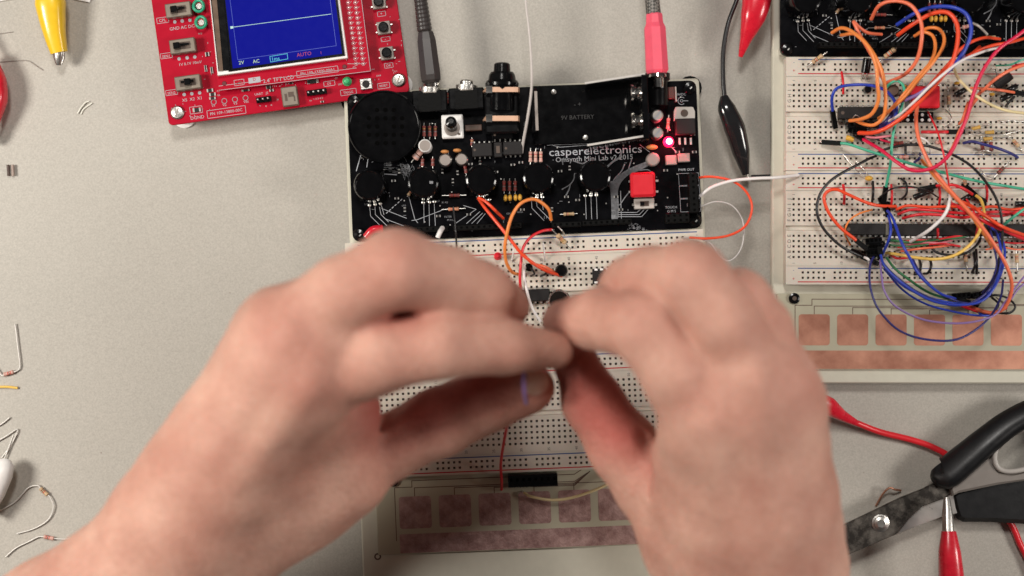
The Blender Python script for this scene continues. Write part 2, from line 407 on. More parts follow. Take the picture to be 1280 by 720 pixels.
# breadboards with real sockets
P = 6.9
def breadboard(vtop, uoff):
    b = MB(); L_ = 448.; z1 = 17.0/1000; z0 = 9.7/1000; hs = 1.42
    def q(x0, y0, x1, y1, z, m_): 
        if x1 > x0 and y1 > y0:
            b.add([LC(uoff+x, vtop+y, z*1000) for x, y in ((x0,y1),(x1,y1),(x1,y0),(x0,y0))], [(0,1,2,3)], m_)
    def holes(yc, xs, ya, yb):
        x = 0.
        for xc in xs:
            q(x, ya, xc-P/2, yb, z1, ivory)
            xa, xb = xc-P/2, xc+P/2
            O = [(xa,ya),(xb,ya),(xb,yb),(xa,yb)]; I = [(xc-hs,yc-hs),(xc+hs,yc-hs),(xc+hs,yc+hs),(xc-hs,yc+hs)]; J = [(xc-hs*.62,yc-hs*.62),(xc+hs*.62,yc-hs*.62),(xc+hs*.62,yc+hs*.62),(xc-hs*.62,yc+hs*.62)]
            vs = [LC(uoff+a, vtop+c, 17.0) for a, c in O] + [LC(uoff+a, vtop+c, 17.0) for a, c in I] + [LC(uoff+a, vtop+c, 16.55) for a, c in J] + [LC(uoff+a, vtop+c, 13.5) for a, c in J]
            b.add(vs[:8], [(k, 4+k, 4+(k+1)%4, (k+1)%4) for k in range(4)], ivory)
            b.add(vs[4:12], [(k, 4+k, 4+(k+1)%4, (k+1)%4) for k in range(4)], pit)
            b.add(vs[8:], [(k, 4+k, 4+(k+1)%4, (k+1)%4) for k in range(4)] + [(4,7,6,5)], pit)
            x = xb
        q(x, ya, L_, yb, z1, ivory)
    main = [10+P*k for k in range(63)]; rail = [22+6*P*g+P*k for g in range(10) for k in range(5)]
    rows = [(y, rail) for y in (9.5, 16.4)] + [(36.3+P*k, main) for k in range(5)] + [(83.9+P*k, main) for k in range(5)] + [(131.4, rail), (138.3, rail)]
    y = 0.
    for yc, xs in rows:
        if yc - P/2 > y + .01:
            a, c = y, yc-P/2
            if 66 < a < 72 or (a > 60 and c > 78 and a < 80):      # centre channel
                g0, g1 = a+3.2, c-3.2
                q(0, a, L_, g0, z1, ivory); q(0, g1, L_, c, z1, ivory); q(0, g0+1, L_, g1-1, z1-.0016, ivory)
                for (ya, yb, za, zb) in ((g0, g0+1, 0, 1.6), (g1-1, g1, 1.6, 0)):
                    b.add([LC(uoff, vtop+ya, 17-za), LC(uoff, vtop+yb, 17-zb), LC(uoff+L_, vtop+yb, 17-zb), LC(uoff+L_, vtop+ya, 17-za)], [(0,1,2,3)], ivory)
            elif c - a > 8:                                         # seam between rail strip and main block
                g = a + (5.2 if a < 60 else c-a-5.2)
                q(0, a, L_, g, z1, ivory); q(0, g, L_, g+.55, z1-.0004, ivory); q(0, g+.55, L_, c, z1, ivory)
            else: q(0, a, L_, c, z1, ivory)
        holes(yc, xs, max(y, yc-P/2), yc+P/2); y = yc+P/2
    q(0, y, L_, 147, z1, ivory)
    c = [LC(uoff+a, vtop+d, zz) for zz in (17.0, 9.7) for a, d in ((0,0),(L_,0),(L_,147),(0,147))]
    b.add(c, [(k, 4+k, 4+(k+1)%4, (k+1)%4) for k in range(4)], ivory)
    o = b.build('breadboard', U)
    b = MB()
    for y, m_ in ((3.3, blue_ink), (21.6, red_ink), (126.0, blue_ink), (143.6, red_ink)): b.ribbon([LC(uoff+16, vtop+y, 17.06), LC(uoff+L_-8, vtop+y, 17.06)], 1.35*S, m_)
    b.build('rail_line', o)
    b = MB()
    for r_, s_ in [(36.3+P*k, c) for k, c in enumerate('JIHGF')] + [(83.9+P*k, c) for k, c in enumerate('EDCBA')]:
        for x in (4.6, L_-4.6): b.text(s_, LC(uoff+x+1.9, vtop+r_, 17.06), 6.6*S, TH+R(90), grey_ink, 'CENTER')
    for y in (30.6, 119.4):
        for k in [0] + list(range(4, 63, 5)): b.text(str(k+1), LC(uoff+10+P*k+(1.5), vtop+y, 17.06), 4.6*S, TH+R(90), grey_ink, 'CENTER')
    for y, s_ in ((7.5, '-'), (18.5, '+'), (129, '-'), (140.5, '+')):
        for x in (10, L_-8): b.text(s_, LC(uoff+x, vtop+y+1.2, 17.06), 6*S, TH, red_ink if s_ == '+' else blue_ink, 'CENTER')
    b.build('row_lettering', o)
    return o
bbs = [breadboard(1.2, -10), breadboard(148.9, -10)]
# touch panel
cpm = bpy.data.materials.new('worn_copper'); cpm.use_nodes = True; nt = cpm.node_tree; bs = nt.nodes['Principled BSDF']; tc = nt.nodes.new('ShaderNodeTexCoord')
n1 = N('ShaderNodeTexNoise', Scale=55., Detail=9., Roughness=.62); nt.links.new(tc.outputs['Object'], n1.inputs['Vector'])
r1 = nt.nodes.new('ShaderNodeValToRGB'); e = r1.color_ramp.elements; e[0].position = .35; e[0].color = (.36,.15,.10,1); e[1].position = .66; e[1].color = (.58,.29,.20,1)
nt.links.new(n1.outputs['Fac'], r1.inputs[0]); nt.links.new(r1.outputs[0], bs.inputs['Base Color']); bs.inputs['Metallic'].default_value = .7
mr = nt.nodes.new('ShaderNodeMapRange'); mr.inputs[3].default_value = .35; mr.inputs[4].default_value = .6; nt.links.new(n1.outputs['Fac'], mr.inputs[0]); nt.links.new(mr.outputs[0], bs.inputs['Roughness'])
bp = N('ShaderNodeBump', Strength=.2, Distance=.0004); nt.links.new(n1.outputs['Fac'], bp.inputs['Height']); nt.links.new(bp.outputs[0], bs.inputs['Normal'])
etch = mat('etched_trace', (.13, .075, .055), .5)
dull = bpy.data.materials.new('creased_dull_copper'); dull.use_nodes = True; nt = dull.node_tree; bs = nt.nodes['Principled BSDF']; tc = nt.nodes.new('ShaderNodeTexCoord')
n1 = N('ShaderNodeTexNoise', Scale=130., Detail=9., Roughness=.7); n2 = N('ShaderNodeTexVoronoi', Scale=95.); n2.feature = 'DISTANCE_TO_EDGE'
for n in (n1, n2): nt.links.new(tc.outputs['Object'], n.inputs['Vector'])
r1 = nt.nodes.new('ShaderNodeValToRGB'); e = r1.color_ramp.elements; e[0].position = .36; e[0].color = (.25,.13,.12,1); e[1].position = .64; e[1].color = (.52,.34,.31,1)
nt.links.new(n1.outputs['Fac'], r1.inputs[0]); nt.links.new(r1.outputs[0], bs.inputs['Base Color']); bs.inputs['Metallic'].default_value = .2; bs.inputs['Roughness'].default_value = .36
ad = nt.nodes.new('ShaderNodeMath'); ad.operation = 'ADD'; nt.links.new(n1.outputs['Fac'], ad.inputs[0]); nt.links.new(n2.outputs['Distance'], ad.inputs[1])
bp = N('ShaderNodeBump', Strength=.8, Distance=.0009); nt.links.new(ad.outputs[0], bp.inputs['Height']); nt.links.new(bp.outputs[0], bs.inputs['Normal'])
def panel(du, dv, nm='touch_panel'):
    pn = MB().prism(rrect(-1+du, 300+dv+(8 if dv < 0 else 0), 436+du, 407+dv, 2), .0096, .0112, fr4, cham=.0002).build(nm, U)
    for k in range(8):
        cu = 48+50.2*k+du; cv = 355+dv
        b = MB().prism(rrect(cu-20.3, cv-20.3, cu+20.3, cv+20.3, 4), .0112, .01128, dull); b.build('touch_pad', pn)
    MB().prism(rrect(27+du, 382+dv, 430+du, 408-2+dv, 1.5), .0112, .01128, dull).build('ground_strip', pn)
    b = MB(); Z = 11.26
    tr = [[(23,390),(23,323),(45,323),(45,315),(250,315),(262,308)]] 
    for k in range(4): tr.append([(48+50.2*k, 335), (48+50.2*k, 327-0*k-(3 if k==0 else 0)-2.5*(k>0)+1.5*k), (250, 327-(3 if k==0 else 0)-2.5*(k>0)+1.5*k), (270, 312)])
    for k in range(4, 8): tr.append([(48+50.2*k, 335), (48+50.2*k, 326-1.5*(k-4)), (300, 326-1.5*(k-4)), (285, 312)])
    for l in tr: b.ribbon([LC(u+du, v+dv, Z) for u, v in l], 1.0*S, etch)
    b.build('trace', pn)
    b = MB().lathe([(0,.0026),(.0012,.0026),(.0014,.0018)], LC(21.5+du, 314+dv, 11.22), seg=14, material=blackpl); b.lathe([(0,.0011),(.0003,.001)], LC(21.5+du, 314+dv, 12.64), seg=10, material=pit); b.build('screw', pn)
    return pn
tp = panel(15.5, -12)
MB().lathe([(0,.0016),(.0002,.0016)], LC(13.5, 397.5, 9.45), seg=16, material=pit).lathe([(.0002,.0009),(.00035,.0009)], LC(13.5,397.5,9.45), seg=16, material=cream).build('screw_hole', base)

# ------------------------------------------------------------------ soldered parts
def cyl(x, y, z0, z1, r, m_, top=None, ch=.0005, seg=32, parent=U, name='part', extra=()):
    "upright cylinder whose TOP is seen at photo pixel x,y"
    p = W(x, y, z1); h = (z1-z0)/1000
    b = MB().lathe([(0, r), (h-ch, r), (h, r-ch), (h, r-ch*1.2)], (p.x, p.y, z0/1000), seg=seg, material=m_, mats=[m_, m_, top or m_])
    for f in extra: f(b, p)
    return b.build(name, parent)
def blk(name, x, y, w, h, z0, z1, m_, rz=None, cham=.0003, parent=U, extra=None):
    "block whose top is seen centred at pixel x,y with pixel size w x h"
    p = W(x, y, z1); s = px(z1)
    b = MB().box((p.x, p.y, (z0+z1)/2000), (w*s, h*s, (z1-z0)/1000), m_, rz=TH if rz is None else rz, cham=cham)
    if extra: extra(b, p, s)
    return b.build(name, parent)
# speaker
p = W(480, 158, 27); r = 46*px(27)
sp_ = MB().lathe([(0,r*.985),(.0085,r*.985),(.0093,r*.99),(.0098,r*.975),(.0098,r*.94),(.0092,r*.925),(.0092,0)], (p.x, p.y, .0172), seg=64, material=knobm, cap=False).build('speaker', U)
b = MB()
for i in range(-2, 3):
    for j in range(-2, 3):
        if i*i+j*j <= 5 and (abs(i)+abs(j)) != 0:
            b.lathe([(0, .0010), (.00012, .0010)], (p.x+i*.0037+.0006, p.y+j*.0037, .02642), seg=10, material=hole_black, smooth=False)
b.build('sound_hole', sp_)
# potentiometer knobs
for i, (x, y) in enumerate(((461.5,231),(529,228),(601.5,224.5),(673,222),(744,220))):
    p = W(x, y, 32); r = 19.6*px(32)
    kb = MB().lathe([(0, r*1.05), (.0005, r*1.06), (.002, r*1.05), (.0125, r), (.0136, r*.95), (.0139, r*.86), (.0136, r*.80), (.0136, 0)], (p.x, p.y, .0186), seg=48, material=knobm, cap=False).build('knob', U)
    a = R((200, 60, 240, 130, 300)[i]); dx, dy = math.cos(a), math.sin(a)
    if i in (1,): MB().box((p.x+.0036, p.y, .0324), (.0016,.0011,.0003), silkdim).build('pointer_mark', kb)
    MB().box((p.x, p.y, .0178), (.0115, .0125, .0016), blackmat, rz=TH).build('potentiometer_body', U)
# 3.5 mm jacks
for x, y in ((537, 124), (583, 121)):
    def ex(b, p, s):
        b.box((p.x, p.y-.0005, p.z+.0001), (.010,.008,.0004), blackmat, rz=TH)
    jk = blk('audio_jack', x, y+2, 44, 27, 17, 25, blackpl, cham=.0006, extra=ex)
    q = W(x, y-13.5, 21.5)
    MB().lathe([(0,.0048),(.0022,.0048),(.0022,.0030),(.0040,.0030),(.0046,.0025)], q+Vector((0,-.002,0)), (0.04,1,0), 20, steel).build('jack_collar', jk)
    q = W(x, y-11, 25.3); MB().box(q, (.0058,.0020,.0006), satin, rz=TH, cham=.0002).build('nut', jk)
# large jack
jx = 626.5
c0 = W(jx, 166, 25); ax = Vector((.03, 1, 0)); rr = 21.5*px(30)
jk = MB().box((c0.x+.0002, c0.y+.0095, .0225), (.0150,.0200,.0105), blackpl, rz=TH*.6, cham=.0008).build('headphone_jack', U)
for yb, hb in ((148, 9.5), (112, 9)):
    q = W(jx+1, yb, 31); s = px(31)
    b = MB().loft([q+Vector((-21.5*s,0,-.006)), q+Vector((-21.5*s,0,-.001)), q+Vector((-20*s,0,0)), q+Vector((20*s,0,0)), q+Vector((21.5*s,0,-.001)), q+Vector((21.5*s,0,-.006))], hb*s/2, .0003, bronze, seg=4, flat=True)
    b.box(q+Vector((-16*s,0,.0004)), (8*s, hb*s*.98, .0005), chrome); b.build('contact_band', jk)
q0 = W(jx+1, 139, 25); MB().lathe([(0,.0062),(.012,.0062)], q0, (.02,1,0), 24, knobm).build('barrel', jk)
q0 = W(jx+1, 108, 25)
MB().lathe([(0,.0074),(.0012,.0076),(.0024,.0070),(.0026,.0063),(.0052,.0058),(.0062,.0052),(.0064,.0038),(.0098,.0036),(.0104,.0030),(.0104,.0018),(.0080,.0018)], q0, (.0,1,0), 32, blackpl, cap=False).build('jack_collar', jk)
# trimmer / toggle with white cap
tg = blk('toggle_switch', 565.5, 158, 27, 29.5, 17, 21.5, whitepl, cham=.0006)
q = W(565, 160, 21.6); b = MB().lathe([(0,.0036),(.0012,.0034),(.0013,.0028)], q, seg=24, material=greycan); b.build('switch_bushing', tg)
q1 = W(563.5, 151, 31); MB().lathe([(0,.0022),(.007,.0026),(.0088,.0024),(.0094,.0012)], q, (q1-q), 20, blackpl).build('switch_lever', tg)
blk('mounting_dot', 574, 167.5, 2.6, 2.6, 21.5, 21.75, pit, parent=tg, cham=0)
# electrolytic capacitors
cyl(531, 182, 17, 27, .0029, whitepl, greycan, name='capacitor')
for x, y, r in ((556.5, 200, .0029), (577, 199, .0028)):
    cyl(x, y, 17, 24, r, steel, greycan, name='capacitor')
for x, y in ((822, 144), (822, 166)):
    o = cyl(x, y, 17, 27, .0026, tin, satin, name='capacitor')
    q = W(x, y, 27.1); MB().box(q, (.0044,.0007,.0003), silk, rz=R(50)).build('vent_mark', o)
# pinkish diode
resistor(W(514, 203, 20), W(531, 183, 22), None, pinkres, [silk, blackpl], parent=U, name='diode', r=.0017, bent=False, mid=.55)
# ceramic discs
for x, y in ((556, 189.5), (571.5, 188)): MB().sphere(W(x, y, 21), .0018, orcap, sc=(1.05,.5,1.1)).build('ceramic_capacitor', U)
for x in (632, 637.5, 644.5, 650):
    MB().sphere(W(x, 247.5-(x-632)*.04, 21), .00125, yelcap, sc=(.75,1.25,1.2)).build('ceramic_capacitor', U)
# dual in-line chips
def chip(x, y, w, h, npin, parent=U, z0=19, z1=22.5, name='chip', rz=None, m_=darkgrey, nm_pin='pin', pm=None):
    o = blk(name, x, y, w, h, z0, z1, m_, rz=rz, cham=.0003, parent=parent)
    b = MB(); p = W(x, y, z1); s = px(z1); ro = Matrix.Rotation(TH if rz is None else rz, 3, 'Z')
    for k in range(npin):
        for sy in (-1, 1):
            t = ro @ Vector(((k-(npin-1)/2)*w*s/npin, sy*(h*s/2+.0004), 0))
            b.box((p.x+t.x, p.y+t.y, z0/1000+.0004), (.0006,.0009,.0012), pm or tin, rz=TH if rz is None else rz)
    t = ro @ Vector((-w*s/2+.0012, 0, 0)); b.lathe([(0,.0006),(.00006,.0006)], (p.x+t.x, p.y+t.y, z1/1000), seg=10, material=pit)
    b.build(nm_pin, o); return o
chip(602.5, 187, 25, 17, 4); chip(641, 185, 24, 17, 4); chip(628, 168, 26, 11, 4, m_=blackpl)
blk('trimmer', 622.5, 187, 10, 19, 17, 23, darkgrey, extra=lambda b, p, s: b.box((p.x, p.y, p.z+.0002), (4.5*s, 9*s, .0006), pit, rz=TH))
blk('film_capacitor', 592, 159.5, 21, 7.5, 17, 21, mat('brown_epoxy', (.10,.055,.04), .45), extra=lambda b, p, s: b.box((p.x, p.y, p.z+.00005), (10*s, 4*s, .0003), pit, rz=TH))
# resistors soldered on the board
def bres(x0, y0, x1, y1, body=tan_res, bands=None, z=19, r=.00085): resistor(W(x0, y0, z), W(x1, y1, z), None, body, bands, parent=U, r=r, blen=.0050, bent=False)
for x in (530, 537, 544): bres(x, 154, x, 174, dkred, [band_g, band_b, silkdim])
for x in (528, 541): bres(x, 196, x, 210, dkred, [band_b, band_b, silkdim])
for x in (559, 564.5): bres(x, 111, x-.5, 135, dkred, [tan_res, band_r, silk])
for x in (663, 669.5, 676): bres(x, 186, x, 206, pinkres, [band_r, tan_res, band_b])
for x in (630, 637, 644): bres(x, 223, x, 242, dkred, [band_r, band_b, silkdim])
bres(553, 244.5, 583, 244, dkred, [band_r, band_b, band_r]); bres(552, 262, 582, 260.5, mat('orange_resistor_body', (.62,.28,.16), .45), [band_r, band_b, band_r])
bres(836, 144, 834.5, 165, pinkres, [band_r, silk, band_r])
# battery tray
bz = 17.2
p = LC(297, -105, 17)
bt = MB()
def bq(x0, y0, x1, y1, z0, z1, m_=glossblack, cham=.0004):
    a = W(x0, y0, z1); c = W(x1, y1, z1); bt.box(((a.x+c.x)/2, (a.y+c.y)/2, (z0+z1)/2000), (abs(c.x-a.x), abs(a.y-c.y), (z1-z0)/1000), m_, cham=cham, rz=TH*.9)
bq(667, 105, 806, 179, 17.2, 19.5); 
bt.prism([tuple(W(*q).xy) for q in ((733,103.6,33),(806,93,38),(807,96,38),(733,107,33))], .0185, .034, glossblack, cham=.0003)
bt.prism([tuple(W(*q).xy) for q in ((736,181.5,33),(808,169.5,38),(808,172.5,38),(736,184.5,33))], .0185, .034, glossblack, cham=.0003)
bq(803, 93, 811, 174, 17.2, 37)
bq(664, 110, 671, 166, 17.2, 28)
bth = bt.build('battery_tray', U)
for y0, y1, x0, x1 in ((104, 92.6, 731, 806), (181.5, 169.6, 734, 808)):
    a, c = W(x0, y0, 34.6), W(x1, y1, 34.6); MB().loft([a, c], .00062, .00035, mat('pale_tray_edge', (.55,.52,.49), .5), seg=4, flat=True).build('tray_edge', bth)
a, c = W(669.5, 114, 28.4), W(671.5, 163, 28.4); MB().loft([a, c], .0009, .0003, greycan, seg=4, flat=True).build('tray_edge', bth)
for x, y in ((798, 117), (799, 152)):
    q = W(x+5, y, 28); MB().lathe([(0,.0046),(.0016,.0046),(.0022,.0036),(.0030,.0028),(.0042,.0030),(.0048,.0040),(.0058,.0042),(.0062,.0036)], q+Vector((0,0,.004)), (-1,-.03,.12), 28, chrome).build('battery_terminal', bth)
b = MB(); b.text('9V BATTERY', W(722, 149, 19.6), 7.5*S, TH, mat('moulded_lettering', (.022,.021,.020), .4), 'CENTER'); b.text('- +', W(722, 133, 19.6), 8*S, TH, MATS['moulded_lettering'], 'CENTER')
for x, y in ((692,115),(732,172)): b.lathe([(0,.0013),(.0006,.0011),(.0008,.0003)], W(x, y, 19.5), seg=12, material=steel)
b.build('moulded_marking', bth)
# DC jack
q0 = W(823, 131, 28)
dj = MB().lathe([(0,.0048),(.0112,.0048),(.0118,.0056),(.0145,.0056)], (q0.x, q0.y, .0235), (.0,1,0), 28, blackpl)
dj.box((q0.x, q0.y+.005, .0195), (.0094,.0110,.0050), blackpl); dj = dj.build('power_jack', U)
blk('jack_terminal', 839.5, 116, 8, 15, 17, 19, mat('phenolic', (.16,.07,.055), .5), parent=U)
q = W(844.5, 118, 20); MB().box(q, (.0006,.0066,.003), satin, rz=TH).build('solder_lug', dj)
# voltage regulator
vr = blk('voltage_regulator', 857, 158, 25, 20, 18, 22.5, darkgrey, cham=.0004)
p_ = W(855.5, 142, 19.6); s = px(19.6)
pts = [(-13.2,9),(-13.2,-3),(-11,-8),(-9,-8.5),(9,-8.5),(11,-8),(13.2,-3),(13.2,9)]
tb = MB().prism([(p_.x+x*s, p_.y-y*s) for x, y in pts], .0183, .0196, satin, cham=.0001); tb.lathe([(0,.0017),(.0001,.0017)], (p_.x, p_.y+.0002, .0196), seg=18, material=pit); tb.build('heat_tab', vr)
for x in (849.5, 856.5, 863.5): MB().box(W(x, 176.5, 19.5), (.0009,.0030,.0007), tin, rz=TH).build('pin', vr)
# power LED (lit)
ledm = mat('lit_red_lens', (.9,.01,.05), .25, emit=(1.,.004,.045), estr=5.); ledc = mat('lit_led_core', (1,.7,.7), .3, emit=(1.,.4,.45), estr=30.)
q = W(836.5, 176.5, 21)
ld = MB().lathe([(0,.0024),(.0006,.0024),(.0008,.0019),(.0026,.0019),(.0036,.0015),(.0040,.0007),(.0041,0)], (q.x,q.y,.0172), seg=20, material=ledm, cap=False).build('power_led', U)
MB().sphere((q.x, q.y, .0209), .00130, ledc).build('led_die', ld)
_l = bpy.data.lights.new('led_light', 'POINT'); _l.energy = .02; _l.color = (1., .02, .06); _l.shadow_soft_size = .001
_o = bpy.data.objects.new('led_light', _l); C.objects.link(_o); _o.location = (q.x+.0002, q.y, .0240)
for x, y, w, h, m_ in ((838, 197, 12, 15, satin), (854, 194, 13, 14, satin)):
    blk('inductor', x+1, y+3, w+2, h-3, 17, 20, greycan)
cyl(816.5, 199, 17, 23, .0030, greycan, greycan, name='capacitor')
MB().sphere(W(815, 184, 20), .0020, orcap, sc=(1.3,.6,1)).build('ceramic_capacitor', U)
# push button and slide switch
pb = blk('push_button', 804, 230.5, 31, 31, 22, 28.5, redpl, cham=.0011)
blk('button_housing', 804, 231, 25, 25, 17, 21.9, blackpl, parent=pb)
for x, y in ((787.5,227),(787.5,240),(821,226),(821,239.5)): MB().box(W(x, y, 18.5), (.0012,.0009,.002), tin).build('pin', pb)
ss = blk('slide_switch', 805.5, 254.5, 25, 13, 17, 21, satin, extra=lambda b, p, s: b.box((p.x, p.y, p.z+.00008), (11*s, 6.5*s, .0003), pit, rz=TH))
blk('slider', 803, 254.5, 5, 4.5, 20.5, 23, blackpl, parent=ss)
for x in (791.5, 819.5): MB().box(W(x, 256, 18.5), (.0010,.0010,.002), tin).build('pin', ss)
# header sockets
def socket(x0, y0, x1, y1, n, z1=25.5, w=6.6, name='header_socket', rows=1, parent=U):
    a, c = W(x0, y0, z1), W(x1, y1, z1); d = (c-a); L_ = d.length; rz = math.atan2(d.y, d.x); m_ = (a+c)/2; s = px(z1)
    b = MB().box((m_.x, m_.y, (17+z1)/2000), (L_, w*s*rows, (z1-17)/1000), blackmat, rz=rz, cham=.0003)
    o = b.build(name, parent); b = MB(); ro = Matrix.Rotation(rz, 3, 'Z')
    for k in range(n):
        for j in range(rows):
            t = ro @ Vector(((k+.5)/n*L_-L_/2, (j-(rows-1)/2)*w*s, 0)); b.box((m_.x+t.x, m_.y+t.y, z1/1000+.00003), (.0010,.0010,.0001), hole_black, rz=rz)
    b.build('socket_opening', o); return o
socket(486, 288, 560, 285, 10); socket(566, 285, 652, 281, 12); socket(690, 281, 727, 279.5, 5); socket(728, 279, 790, 276, 9)
socket(832, 273, 862, 271.5, 4, w=6, rows=2)
socket(868.5, 266, 866, 216, 7, w=11)

# more small soldered parts that glint between the big ones
for x, y in ((588,205),(594,211),(600,203),(572,216),(583,222),(566,226),(553,214),(641,206),(651,203),(700,214),(712,210),(708,246),(722,250),(770,246),(776,262),(690,262),(506,262),(496,248),(492,226),(499,214),(548,270),(586,268),(653,262),(657,232),(620,215),(832,213),(847,190),(868,190),(866,168)):
    q = W(x, y, 17.4); rz = TH + rnd.choice((0, R(90)))
    o = MB().box((q.x, q.y, .0174), (.0021, .0011, .0007), tin, rz=rz, cham=.00012); o.box((q.x, q.y, .01745), (.0011, .00115, .0008), darkgrey, rz=rz); o.build('surface_mount_part', U)
bres(596, 228, 596, 240, dkred, [band_r, band_b, silkdim]) if False else None
for x, y0, y1 in ((509,214,230),(655,150,150)):
    pass
bres(516, 236, 509, 246, tan_res, [band_b, band_r, band_b]); bres(700, 268, 722, 267, tan_res, [band_b, band_r, band_g]); bres(581, 205, 583, 219, dkred, [band_r, band_b, silkdim]); bres(590, 172, 590, 184, dkred, [band_g, band_b, silkdim])
bres(782, 262, 800, 270, tan_res, [band_b, band_g]) if False else None
# ------------------------------------------------------------------ second unit, at the right edge of the frame
U2 = copy_tree(root)
q = W(975, 70, 17)
U2.location = (q.x, q.y, 0); U2.rotation_euler = (0, 0, R(-.1)); U2.scale = (.965, .965, 1.)
tag(U2, 'synthesizer unit under a tangle of coloured wires, cut off by the right edge', 'electronics kit', 'synthesizer units with breadboards')
for ch in list(children(U2)):
    if ch.name.startswith('breadboard'): ch.location.x += 18*S
    if ch.name.startswith('base_panel'):
        me = ch.data.copy(); ch.data = me; d_ = 55*S
        for v in me.vertices:
            if v.co.y < -.05: v.co.y += d_
        for f_ in children(ch):
            if f_.name.startswith('screw_hole'): bpy.data.objects.remove(f_)
            elif f_.location.y < -.05: f_.location.y += d_
    if ch.name.startswith('touch_panel'):
        for f_ in children(ch):
            if f_.name.startswith(('touch_pad', 'ground_strip')):
                f_.data = f_.data.copy(); f_.data.materials[0] = cpm
        ch.location.x += -15.5*S; ch.location.y += -12*S
# ------------------------------------------------------------------ red oscilloscope kit
TR = R(8.0)
def zz(X, Y, z): return W(180 + X/3.765, Y/3.765, z)
c0 = W(211, 155, 14)
SC = empty('oscilloscope', (c0.x, c0.y, 0), TR)
tag(SC, 'red circuit board oscilloscope with a lit blue screen showing a flat trace, top left', 'oscilloscope')
s14 = px(14)
def RL(u, v, z):      # board frame in pixels: u right, v down from the lower left corner
    return Vector((c0.x + (u*math.cos(TR) + v*math.sin(TR))*s14, c0.y + (u*math.sin(TR) - v*math.cos(TR))*s14, z/1000))
def rr2(u0, v0, u1, v1, r, z):
    pts = []
    for cu, cv, a0 in ((u1-r, v1-r, 0), (u0+r, v1-r, 90), (u0+r, v0+r, 180), (u1-r, v0+r, 270)):
        for k in range(5):
            a = R(a0 + k*22.5); q = RL(cu + r*math.cos(a), cv + r*math.sin(a), z); pts.append((q.x, q.y))
    return pts
sb = MB().prism(rr2(0, -205, 304, 2, 5, 14), .0124, .014, redpcb, cham=.0002).build('circuit_board', SC)
for X, Y in ((158,530), (1198,378)):
    q = zz(X, Y, 14); b = MB().lathe([(0,.0030),(.0007,.0031),(.0013,.0025),(.0015,.001)], (q.x,q.y,.01405), seg=24, material=steel)
    b.box((q.x,q.y,.0156), (.0042,.0007,.0001), greycan, rz=R(70)); b.build('mounting_screw', SC)
    MB().lathe([(0,.0050),(.0015,.0052),(.002,.0036),(.0123,.0036)], (q.x+.0004,q.y-.0006,0), seg=24, material=whitepl).build('nylon_standoff', SC)
for (u, v) in ((12, -190), (292, -190)):
    q = RL(u, v, 0); MB().lathe([(0,.0062),(.0015,.0064),(.002,.0036),(.0123,.0036)], q, seg=24, material=whitepl).build('nylon_standoff', SC)
# slide switches
for X, Y, o in ((160,45,-8),(180,215,-12),(205,388,2)):
    q = zz(X, Y, 19); s = px(19)
    sw = MB().box((q.x,q.y,.0165), (32*s,18*s,.005), swmetal, rz=TR, cham=.0004)
    sw.box((q.x,q.y,.01905), (20*s,9*s,.0002), pit, rz=TR); sw = sw.build('slide_switch', SC)
    ro = Matrix.Rotation(TR, 3, 'Z'); t = ro @ Vector((o*s*.5, 0, 0)); MB().box((q.x+t.x,q.y+t.y,.0205), (8*s,8*s,.0035), blackpl, rz=TR, cham=.0003).build('slider', sw)
    MB().box((q.x-t.x*.1,q.y+.0004,.0195), (16*s,2.5*s,.0012), blackpl, rz=TR).build('slider_slot', sw)
# green test loops
for X, Y in ((257,28),(268,105)):
    q = zz(X, Y, 18); ringp = [q + Vector((math.cos(a)*.0023, math.sin(a)*.0025, math.sin(a*2)*.0003)) for a in [2*math.pi*k/16 for k in range(17)]]
    b = MB().loft(ringp, .00075, .0009, greenring, seg=8, cap=False); b.lathe([(0,.0013),(.0035,.0013)], (q.x,q.y,.014), seg=12, material=steel); b.build('test_loop', SC)
# display module
def zp(X, Y, z): p = zz(X, Y, z); return (p.x, p.y)
Z2 = 18.5
dm = MB().prism([zp(350,428,Z2), zp(1068,336,Z2), zp(1005,-160,Z2), zp(285,-160,Z2)], .0172, .0185, redpcb).build('display_board', SC)
bz_ = [zp(345,355,22), zp(958,272,22), zp(898,-160,22), zp(292,-160,22)]
MB().prism(bz_, .01855, .0215, whitepl, cham=.0003).build('bezel', SC)
MB().prism([zp(349,335,22.2), zp(408,330,22.2), zp(362,-160,22.2), zp(296,-160,22.2)], .02155, .0222, blackpl, cham=.0002).build('metal_edge_strip', SC)
st_ = mat('brown_reflective_tape', (.22,.15,.11), .25, .7)
MB().prism([zp(352,335,22.6), zp(372,333,22.6), zp(328,-160,22.6), zp(302,-160,22.6)], .02225, .0224, st_).build('foil_strip', SC)
MB().prism([zp(398,338,22), zp(946,262,22), zp(890,-160,22), zp(345,-160,22)], .02155, .0219, blackpl).build('screen_border', SC)
scr = mat('lit_blue_screen', (.005,.005,.03), .18, emit=(.002,.005,.25), estr=1., var=.1, spec=.05)
so = MB().prism([zp(418,322,22), zp(932,252,22), zp(880,-160,22), zp(365,-160,22)], .0219, .0220, scr).build('screen', SC)
def em(n, c, s): return mat(n, (.02,.02,.02), .3, emit=c, estr=s)
e_frame = em('screen_frame_glow', (.10,.16,.75), .7); e_tr = em('screen_trace_glow', (.55,.85,.75), 1.0); e_cy = em('screen_cyan_glow', (.1,.65,.75), 1.); e_rd = em('screen_red_glow', (.6,.04,.12), .8); e_yl = em('screen_yellow_glow', (.6,.8,.45), 1.)
b = MB(); Zs = 22.06
for l in ([(405,0),(441,281)], [(441,281),(905,215)], [(905,215),(876,0)], [(876,0),(868,-60)], [(405,0),(397,-60)]): b.ribbon([zz(x,y,Zs) for x,y in l], .5*S, e_frame)
